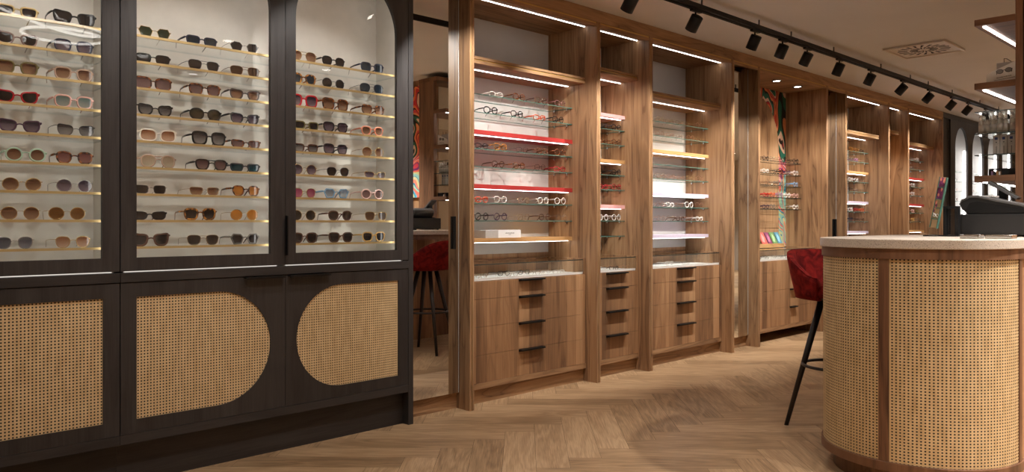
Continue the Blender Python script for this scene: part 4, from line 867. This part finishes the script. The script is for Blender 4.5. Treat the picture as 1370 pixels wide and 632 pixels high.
# ------------------------------------------------------------------ reception desk
def stad(cx, cy, r, yend, n=48): return [(cx - r, yend)] + [(cx + r * cos(radians(180 + 180 * i / n)), cy + r * sin(radians(180 + 180 * i / n))) for i in range(n + 1)] + [(cx + r, yend)]
def build_desk():
    cx, cy, ye = 2.398, 4.08, 5.12
    t = thing('reception_desk', 'round-ended reception desk clad in woven cane with speckled stone top', 'desk', (cx, 4.4, 0))
    part('stone_top', MB().prism(stad(cx, cy, .444, ye, 64), 'z', 1.083, 1.125), 'stone', t, bevel=.003)
    part('upper_rim', MB().prism(stad(cx, cy, .436, ye), 'z', 1.037, 1.0828), 'dark_h', t)
    part('lower_rim', MB().prism(stad(cx, cy, .438, 4.15), 'z', .088, .13), 'dark_h', t, bevel=.002)
    part('plinth', MB().prism(stad(cx, cy, .38, 4.14), 'z', 0, .0878), 'dark_v', t)
    part('core', MB().prism(stad(cx, cy, .416, 4.12), 'z', .131, 1.0365), 'dark_back', t)
    part('timber_body', MB().box(2.5, 4.121, .0, 2.82, ye, 1.0365).box(1.967, 4.121, .131, 2.4995, 4.145, 1.0365), 'wood_front', t)
    for a0, a1 in ((183, 267.2), (272.8, 357)):
        n = 40; m = MB(); r = .4285; vs, uv = [], []
        for z in (.1305, 1.0365):
            for i in range(n + 1):
                a = radians(a0 + (a1 - a0) * i / n); vs.append((cx + r * cos(a), cy + r * sin(a), z)); uv.append((r * a, z))
        m.add(vs, [(i, i + 1, n + 2 + i, n + 1 + i) for i in range(n)], 0, True, uv)
        part('cane_panel', m, 'cane_desk', t)
    for a in (180, 270, 360):
        m = MB(); w = 3.0; pl = []
        for k in range(5): b = radians(a - w + 2 * w * k / 4); pl.append((cx + .433 * cos(b), cy + .433 * sin(b)))
        for k in range(4, -1, -1): b = radians(a - w + 2 * w * k / 4); pl.append((cx + .417 * cos(b), cy + .417 * sin(b)))
        part('batten', m.prism(pl, 'z', .1302, 1.0368), 'dark_v', t)
    # till
    T = 1.125
    c = thing('cash_drawer', 'flat black cash drawer standing on the stone desk top', 'cash drawer', (2.6, 4.93, T))
    part('housing', MB().box(2.39, 4.752, T + .01, 2.82, 5.115, T + .12), 'black_plastic', c, bevel=.003)
    part('drawer_front', MB().box(2.40, 4.748, T + .02, 2.81, 4.7515, T + .112), 'black_plastic', c)
    for x in (2.41, 2.80):
        for y in (4.78, 5.09): part('foot', MB().lathe([(.012, 0), (.012, .0098)], 12, (x, y, T)), 'black_plastic', c)
    Z = T + .1202
    p = thing('receipt_printer', 'dark sloping till printer on top of the cash drawer', 'printer', (2.58, 4.9, Z))
    def rp(pts, k=0): return pts
    prof = [(2.42, Z + .0), (2.394, Z + .025), (2.379, Z + .052), (2.392, Z + .078), (2.428, Z + .098), (2.47, Z + .099), (2.546, Z + .078), (2.684, Z + .047), (2.77, Z + .024), (2.78, Z)]
    part('body', MB().prism(prof, 'y', 4.775, 5.02), 'black_plastic', p, bevel=.006)
    top = [(2.379, Z + .055), (2.390, Z + .0805), (2.428, Z + .1015), (2.47, Z + .1025), (2.546, Z + .0815), (2.684, Z + .0505), (2.772, Z + .0275)]
    bot = [(x, z - .012) for x, z in top[::-1]]; bot[-1] = (2.385, Z + .05)
    part('top_cover', MB().prism(top + bot, 'y', 4.770, 5.025), 'charcoal_plastic', p, bevel=.002)
    inset = [(2.405, Z + .012), (2.43, Z + .062), (2.47, Z + .07), (2.66, Z + .03), (2.74, Z + .012)]
    part('front_recess', MB().prism(inset, 'y', 4.7735, 4.776), 'black_metal', p)
    part('paper_slot', MB().box(2.45, 4.85, Z + .094, 2.52, 4.98, Z + .1035), 'grey_card', p)
    m = thing('till_tablet', 'slim grey tilted till tablet on stand behind the printer', 'tablet', (2.52, 5.06, Z))
    sc = [(2.445, Z + .178), (2.458, Z + .19), (2.60, Z + .095), (2.588, Z + .082)]
    part('screen', MB().prism(sc, 'y', 5.035, 5.105), 'charcoal_plastic', m, bevel=.002)
    part('glass_face', MB().prism([(2.4588, Z + .1905), (2.460, Z + .1918), (2.598, Z + .0982), (2.5968, Z + .0965)], 'y', 5.04, 5.10), 'glass_edge_dark', m)
    part('stand', MB().box(2.50, 5.05, Z, 2.54, 5.09, Z + .135).box(2.47, 5.04, Z, 2.58, 5.10, Z + .008), 'black_metal', m)
    # black bracket and leaning strip
    f = thing('metal_stand', 'thin black square-arched metal stand on flat base on desk', 'stand', (2.34, 4.64, T))
    part('base_plate', MB().box(2.25, 4.60, T, 2.425, 4.70, T + .008), 'black_metal', f, bevel=.001)
    part('arch_frame', MB().box(2.345, 4.62, T + .008, 2.359, 4.66, T + .15).box(2.402, 4.62, T + .008, 2.418, 4.66, T + .15).box(2.345, 4.62, T + .1501, 2.418, 4.66, T + .163), 'black_metal', f)
    part('clear_cup', MB().box(2.375, 4.63, T + .115, 2.3955, 4.65, T + .15), 'glass_case', f)
    s = thing('display_strip', 'slanted glass display strip with purple floral print leaning on black stand', 'display', (2.30, 4.59, T))
    ax = (2.288, T + .05); ex = (2.339, T + .322); l = sqrt((ex[0] - ax[0]) ** 2 + (ex[1] - ax[1]) ** 2); u = ((ex[0] - ax[0]) / l, (ex[1] - ax[1]) / l); v = (u[1], -u[0])
    def q(a, b): return (ax[0] + u[0] * a * l + v[0] * b, ax[1] + u[1] * a * l + v[1] * b)
    def quad(a0, a1, b0, b1): return [q(a0, b0), q(a0, b1), q(a1, b1), q(a1, b0)]
    M['print_plum'] = plain('print_plum', srgb(120, 46, 96), .5, noise=.3, scale=90); M['print_coral'] = plain('print_coral', srgb(226, 140, 122), .5, noise=.2, scale=90); M['print_tan'] = plain('print_tan', srgb(160, 132, 96), .5)
    part('board', MB().prism(quad(0, 1, .002, .034), 'y', 4.59, 4.60), 'print_tan', s)
    part('green_glass_edge', MB().prism(quad(0, 1, .0342, .040), 'y', 4.580, 4.604), 'glass_edge', s, bevel=.001)
    part('thin_glass_edge', MB().prism(quad(0, 1, 0, .0018), 'y', 4.582, 4.602), 'glass_edge', s)
    b = MB()
    b.prism(quad(.56, .985, .003, .0335), 'y', 4.5892, 4.5899, 0)
    for a0, a1, b0, b1, mi in ((.92, .98, .004, .014, 1), (.62, .68, .006, .016, 1), (.86, .99, .003, .022, 0), (.88, .99, .020, .033, 1), (.70, .84, .003, .024, 0), (.72, .80, .018, .026, 1), (.56, .69, .003, .020, 0), (.55, .60, .018, .030, 0), (.46, .54, .003, .012, 1), (.40, .48, .006, .016, 0), (.36, .42, .003, .012, 1), (.30, .36, .003, .009, 0)):
        c0 = ((a0 + a1) / 2, (b0 + b1) / 2); ra, rb = (a1 - a0) / 2, (b1 - b0) / 2
        b.prism([q(c0[0] + ra * (1 + .18 * (-1) ** k) * sin(2 * pi * k / 10), c0[1] + rb * cos(2 * pi * k / 10)) for k in range(10)], 'y', 4.5886 - .0004 * mi, 4.5891, mi)
    part('floral_print', b, ['print_plum', 'print_coral'], s)
    for a in (.17, .39, .56, .79): part('divider', MB().prism(quad(a, a + .012, .002, .0341), 'y', 4.580, 4.5898), 'glass_edge', s)
    w = MB()
    for cb in (.012, .026): w.tube([(q(.25 + .03 * sin(2 * pi * k / 14), cb + .006 * cos(2 * pi * k / 14))[0], 4.586, q(.25 + .03 * sin(2 * pi * k / 14), cb + .006 * cos(2 * pi * k / 14))[1]) for k in range(14)], .0014, 5, True)
    w.tube([(q(.29, .004)[0], 4.585, q(.29, .004)[1]), (q(.2, .034)[0], 4.585, q(.2, .034)[1])], .0014, 5)
    part('white_monogram', w, 'paper_white', s)
    part('added_clear_foot', MB().box(2.284, 4.583, T + .0001, 2.330, 4.602, T + .044), 'glass_case', s)  # clear block added under the strip to hold it up
    for nm, a, bb, yy in (('small polished steel tray on desk edge towards the stool', 2.590, 2.668, 4.05), ('longer polished steel tray on desk edge below printer', 2.682, 2.79, 4.10)):
        single('steel_tray', MB().box(a, yy, T + .0002, bb, yy + .09, T + .004).box(a, yy, T + .004, bb, yy + .004, T + .018).box(a, yy + .086, T + .004, bb, yy + .09, T + .018).box(a, yy + .004, T + .004, a + .004, yy + .086, T + .018).box(bb - .004, yy + .004, T + .004, bb, yy + .086, T + .018), 'steel', nm, 'tray', ((a + bb) / 2, yy, T), 'steel trays on the desk', bevel=.002)

def build_stool():
    t = thing('bar_stool', 'red velvet tub bar stool with dark splayed legs beside cane desk', 'bar stool', (1.825, 4.505, 0), rz=radians(-25))
    # cushion
    c = MB(); n = 40; prof = [(.0, .775), (.195, .775), (.213, .781), (.219, .79), (.217, .822), (.203, .838), (.15, .846), (.0, .849)]
    vs = []
    for r, z in prof:
        for j in range(n):
            a = 2 * pi * j / n; sq = 1 / max(abs(cos(a)) ** 3 + abs(sin(a)) ** 3, .001) ** (1 / 3); x = r * (1 + (sq - 1) * .6) * cos(a)
            vs.append((x * 1.04 + .015, r * (1 + (sq - 1) * .6) * sin(a), z))
    fs = [(i * n + j, i * n + (j + 1) % n, (i + 1) * n + (j + 1) % n, (i + 1) * n + j) for i in range(len(prof) - 1) for j in range(n)]
    c.add(vs, fs, 0, True); part('seat', c, 'velvet', t, world=False)
    # wrap-around back
    b = MB(); na = 48; A = 112; rings = []; rim = []
    for i in range(na + 1):
        f = -A + 2 * A * i / na; a = radians(180 + f); k = abs(f) / A
        zt = .885 + .15 * (0.5 + .5 * cos(pi * min(1, k) ** 1.7)); zb = .768 - .008 * k
        pr = []
        for (rr, hh) in ((0, 0), (.0, .25), (.0, .5), (.0, .75), (.0, .94), (.008, 1.0), (.028, 1.005), (.038, .97), (.036, .7), (.036, .4), (.034, .06), (.03, 0)):
            z = zb + (zt - zb) * hh; R = .222 + .052 * min(1.2, (z - .768) / .265)
            sq = 1 + .05 * abs(sin(2 * a)); pr.append(((R - rr) * sq * cos(a), (R - rr) * sq * sin(a), z))
        rings.append(pr); rim.append(((R - .002) * 1 * 0 + pr[5][0], pr[5][1], pr[5][2] + .001))
    m = len(rings[0]); vs = [p for r in rings for p in r]
    fs = [(i * m + j, (i + 1) * m + j, (i + 1) * m + (j + 1) % m, i * m + (j + 1) % m) for i in range(na) for j in range(m)]
    fs += [tuple(range(m)), tuple(na * m + j for j in range(m))[::-1]]
    b.add(vs, fs, 0, True); bk = part('backrest', b, 'velvet', t, world=False)
    part('piping', MB().tube(rim, .0045, 6), 'velvet', bk, world=False)
    part('seat_frame', MB().box(-.10, -.10, .752, .10, .10, .7745), 'leg_metal', t, world=False)
    for sx in (-1, 1):
        for sy in (-1, 1):
            part('leg', MB().tube([(sx * .062, sy * .062, .7515), (sx * .2, sy * .2, .004)], [.021, .0125], 12), 'leg_metal', t, world=False)
            part('floor_glide', MB().lathe([(.013, 0), (.013, .004)], 12, (sx * .2, sy * .2, 0)), 'black_plastic', t, world=False)
    rr = .192; part('footrest_ring', MB().tube([(rr * cos(2 * pi * k / 40), rr * sin(2 * pi * k / 40), .375) for k in range(40)], .009, 8, True), 'leg_metal', t, world=False)

# ------------------------------------------------------------------ open display rack beyond the desk
def build_rack():
    t = thing('display_rack', 'tall open walnut rack with lit shelves rising behind the desk', 'shelving', (2.6, 5.7, 0))
    for y in (5.152, 6.26): part('upright', MB().box(2.558, y, 0, 2.595, y + .04, 2.70).box(2.6, y + .004, 0, 2.82, y + .04, 2.70), 'dark_v', t, bevel=.001)
    part('top_rail', MB().box(2.50, 5.152, 2.7005, 2.82, 6.30, 2.74), 'dark_h', t)
    for z in (2.387, 2.015, 1.474):
        s = part('wood_shelf', MB().box(2.35, 5.1515, z - .037, 2.557, 6.30, z).box(2.557, 5.194, z - .037, 2.82, 6.258, z), 'dark_x', t, bevel=.001)
        part('light_strip', MB().box(2.384, 5.19, z - .0415, 2.402, 6.25, z - .0374), 'led_rack', s)
    for z in (1.848, 1.72, 1.596):
        part('glass_shelf', MB().shelf(2.35, 5.153, z - .006, 2.557, 6.30, z), ['glass_dark', 'glass_edge_dark'], t)
    part('lower_panel', MB().box(2.575, 5.193, 0, 2.59, 6.259, 1.05), 'dark_v', t)
    # pump bottles on the middle glass shelf
    def bottle():
        r = .0135
        return [('body', MB().lathe([(.0, 0), (r, 0), (r, .085), (r * .9, .095), (.007, .104), (.007, .11)], 14).mesh('body', [M['clear_plastic']])), ('cap', MB().lathe([(.0088, .1105), (.0088, .128), (.006, .134), (.006, .146), (.0, .147)], 12).mesh('cap', [M['white_cap']])),
                ('label', MB().lathe([(r + .0004, .02), (r + .0004, .07)], 14).mesh('label', [M['grey_card']]))]
    bt = bottle(); blackcap = MB().lathe([(.0088, .1105), (.0088, .128), (.006, .134), (.006, .146), (.0, .147)], 12).mesh('cap', [M['black_plastic']])
    xs = (2.369, 2.401, 2.433, 2.465, 2.497, 2.529); rows = ('front', 'second', 'third', 'back')
    for r in range(4):
        for k, x in enumerate(xs[:6]):
            blk = (k + 2 * r) % 5 == 1; pcs = [bt[0], ('cap', blackcap) if blk else bt[1], bt[2]]
            sc = .82 if k == 3 else .77
            o = put('spray_bottle', pcs, (x, 5.215 + r * .045, 1.7203), 0, 'clear spray bottle with %s cap, %s in %s row on glass rack shelf' % ('black' if blk else 'white', NTH[k], rows[r]), 'bottle', 'spray bottles on the rack')
            o.scale = (1, 1, sc)
    for k, x in enumerate((2.441, 2.479, 2.5175)):
        b = thing('carton', 'slim grey carton with blue square, %s of three on glass rack shelf' % ('first', 'middle', 'last')[k], 'box', (x, 5.26, 1.5963), 'grey cartons on the rack')
        part('body', MB().box(x - .0175, 5.24, 1.5963, x + .0175, 5.29, 1.712), 'grey_card', b, bevel=.0008)
        part('blue_square', MB().box(x - .008, 5.2392, 1.685, x + .007, 5.2399, 1.70), 'blue_ink', b)
        part('printing', MB().box(x - .004, 5.2392, 1.668, x + .004, 5.2399, 1.673).box(x - .012, 5.2392, 1.6605, x + .013, 5.2399, 1.661).box(x - .001, 5.2392, 1.60, x + .002, 5.2399, 1.648), 'dark_ink', b)
    k = thing('tray_stand', 'flat black stand with small boxes beneath it on walnut rack shelf', 'stand', (2.47, 5.24, 1.474))
    part('top_plate', MB().box(2.412, 5.20, 1.510, 2.55, 5.28, 1.514), 'black_metal', k)
    part('side_plate', MB().box(2.412, 5.20, 1.4742, 2.416, 5.28, 1.5098).box(2.478, 5.20, 1.4742, 2.55, 5.28, 1.5098), 'black_metal', k)
    for i, (c, nm) in enumerate((((120, 96, 120), 'lilac'), ((40, 38, 40), 'black'), ((150, 110, 70), 'tan'), ((214, 208, 200), 'white'))):
        M['bx_' + nm] = plain('small_box_' + nm, srgb(*c), .5); x = 2.426 + i * .0135
        single('small_box', MB().box(x - .005, 5.21, 1.4743, x + .005, 5.25, 1.503 - (i % 2) * .006), 'bx_' + nm, 'tiny %s box under the flat black stand on rack' % nm, 'box', (x, 5.23, 1.474), 'tiny boxes on the rack')
    # showcard with glasses picture
    s = thing('showcard', 'grey sloped showcard picturing a pair of glasses on rack shelf', 'card', (2.47, 5.2, 2.015))
    part('card', MB().prism([(2.398, 2.0155), (2.556, 2.0155), (2.556, 2.132), (2.43, 2.083), (2.398, 2.066)], 'y', 5.205, 5.209), 'paper_white', s)
    pr = MB()
    for cxx in (2.468, 2.512):
        pr.prism([(cxx + .016 * math.copysign(abs(cos(2 * pi * j / 16)) ** .7, cos(2 * pi * j / 16)), 2.077 + (cxx - 2.468) * .12 + .0115 * math.copysign(abs(sin(2 * pi * j / 16)) ** .7, sin(2 * pi * j / 16))) for j in range(16)], 'y', 5.2042, 5.2049, 1)
        pr.tube([(cxx + .017 * cos(2 * pi * j / 20), 5.2045, 2.077 + (cxx - 2.468) * .12 + .0125 * sin(2 * pi * j / 20)) for j in range(20)], .0016, 5, True, 0)
    pr.tube([(2.485, 5.2045, 2.083), (2.495, 5.2045, 2.084)], .0018, 5); pr.tube([(2.450, 5.2045, 2.082), (2.453, 5.2045, 2.060)], .0016, 5); pr.tube([(2.530, 5.2045, 2.090), (2.527, 5.2045, 2.068)], .0016, 5)
    part('glasses_picture', pr, ['dark_ink', 'grey_ink'], s)
    ln = MB()
    for i in range(13): ln.box(2.452 + i * .0058, 5.2042, 2.0385 + i * .0006, 2.4562 + i * .0058, 5.2049, 2.0425 + i * .0006 + (.0015 if i % 4 == 0 else 0))
    for i in range(17): ln.box(2.44 + i * .0062, 5.2042, 2.026 + i * .0006, 2.4448 + i * .0062, 5.2049, 2.0295 + i * .0006)
    part('printed_lines', ln, 'grey_ink', s)
    b = thing('open_box', 'open grey box with wire clips behind the sloped showcard', 'box', (2.475, 5.29, 2.015))
    part('body', MB().box(2.44, 5.25, 2.0153, 2.548, 5.33, 2.135), 'grey_card', b)
    part('wire_clip', MB().tube([(2.478, 5.252, 2.1355), (2.478, 5.252, 2.158), (2.49, 5.262, 2.156), (2.512, 5.28, 2.137)], .002, 6).tube([(2.535, 5.26, 2.1355), (2.535, 5.26, 2.165)], .002, 6), 'black_metal', b)

def build_back():
    struct('wall_middle', MB().box(2.83, 5.33, 0, 6.5, 5.43, CEIL), 'wood_v')
    single('wall_mural', MB().box(2.84, 5.30, 1.48, 3.6, 5.329, 2.72), 'mural', 'colourful abstract mural panel on the walnut wall behind the desk', 'painting', (3.2, 5.315, 1.48))

# ------------------------------------------------------------------ light and camera
SPOT_W = 70.0
WHERE = ['floor before the rectangular-cane cabinet', 'floor before the double cane cabinet', 'floor between mirror door and desk', 'shop floor facing the black cabinets', 'shop entrance floor', 'staff side of the desk', 'rounded cane end of the desk', 'floor before the walnut mural wall', 'floor behind the open rack', 'floor across from closed narrow bay', 'far floor by the long wall', 'far floor near the end wall', 'floor near arched black cabinets']
def build_light():
    w = bpy.data.worlds.new('dim_shop'); SC.world = w; w.use_nodes = True
    bg = w.node_tree.nodes['Background']; bg.inputs[0].default_value = (1, .9, .8, 1); bg.inputs[1].default_value = .02
    # unseen ceiling lamps added as fill, to brighten the shop
    for k, (x, y, pw) in enumerate(((1.3, .7, .6), (1.3, 2.2, .55), (1.25, 3.7, .5), (2.9, -.6, 1.5), (4.7, -.8, 1.5), (3.4, 4.3, 5.5), (2.85, 3.0, .9), (4.6, 3.4, 6), (4.2, 8.5, 5), (3.6, 12.0, 5), (5.6, 11.5, 5), (5.4, 16.2, 4), (3.8, 16.2, 4))):
        d = thing('fill_lamp', 'unseen ceiling lamp added as fill above %s' % WHERE[k], 'lamp', (x, y, CEIL), 'added fill lamps in the ceiling')
        part('bezel', MB().lathe([(.06, -.001), (.062, -.006), (.05, -.006), (.048, -.001)], 24, (x, y, CEIL)), 'vent', d)
        part('lamp_face', MB().lathe([(.0, -.003), (.0475, -.003), (.0475, -.001)], 24, (x, y, CEIL)), 'down_lens', d)
        li = bpy.data.lights.new('fill_beam', 'SPOT'); li.energy = FILL_W * pw; li.color = (1, .97, .935); li.spot_size = radians(110); li.spot_blend = .8; li.shadow_soft_size = .05
        o = link('fill_beam', li, d); o.location = (0, 0, -.01)
    for y, x in ((7.627, -.155), (8.111, -.163)):
        li = bpy.data.lights.new('niche_beam', 'SPOT'); li.energy = 14; li.color = (1, .88, .74); li.spot_size = radians(95); li.spot_blend = .6; li.shadow_soft_size = .03
        o = link('niche_beam', li); o.location = (x, y, 2.655)
FILL_W = 85.0
def build_camera():
    c = bpy.data.cameras.new('camera'); o = link('camera', c); SC.camera = o
    a = math.atan(1080 / 1050)
    o.location = (3.76, 0, 1.2); o.rotation_euler = (radians(90), 0, a)
    c.sensor_fit = 'HORIZONTAL'; c.sensor_width = 36; c.lens = 1050 / 1370 * 36; c.shift_y = -18 / 1370; c.clip_start = .05; c.clip_end = 60

build_room(); build_black(); build_walnut(); build_arches(); build_sunglasses(); build_optical(); build_ceiling(); build_desk(); build_stool(); build_rack(); build_back(); build_light(); build_camera()
vs = SC.view_settings; vs.view_transform = 'Standard'; vs.look = 'None'; vs.gamma = 1; vs.use_curve_mapping = False; vs.exposure = 0.42
cy = SC.cycles
cy.max_bounces = 8; cy.diffuse_bounces = 4; cy.glossy_bounces = 5; cy.transmission_bounces = 6; cy.transparent_max_bounces = 28
cy.use_denoising = True; cy.caustics_reflective = False; cy.caustics_refractive = False; cy.sample_clamp_indirect = 4.0
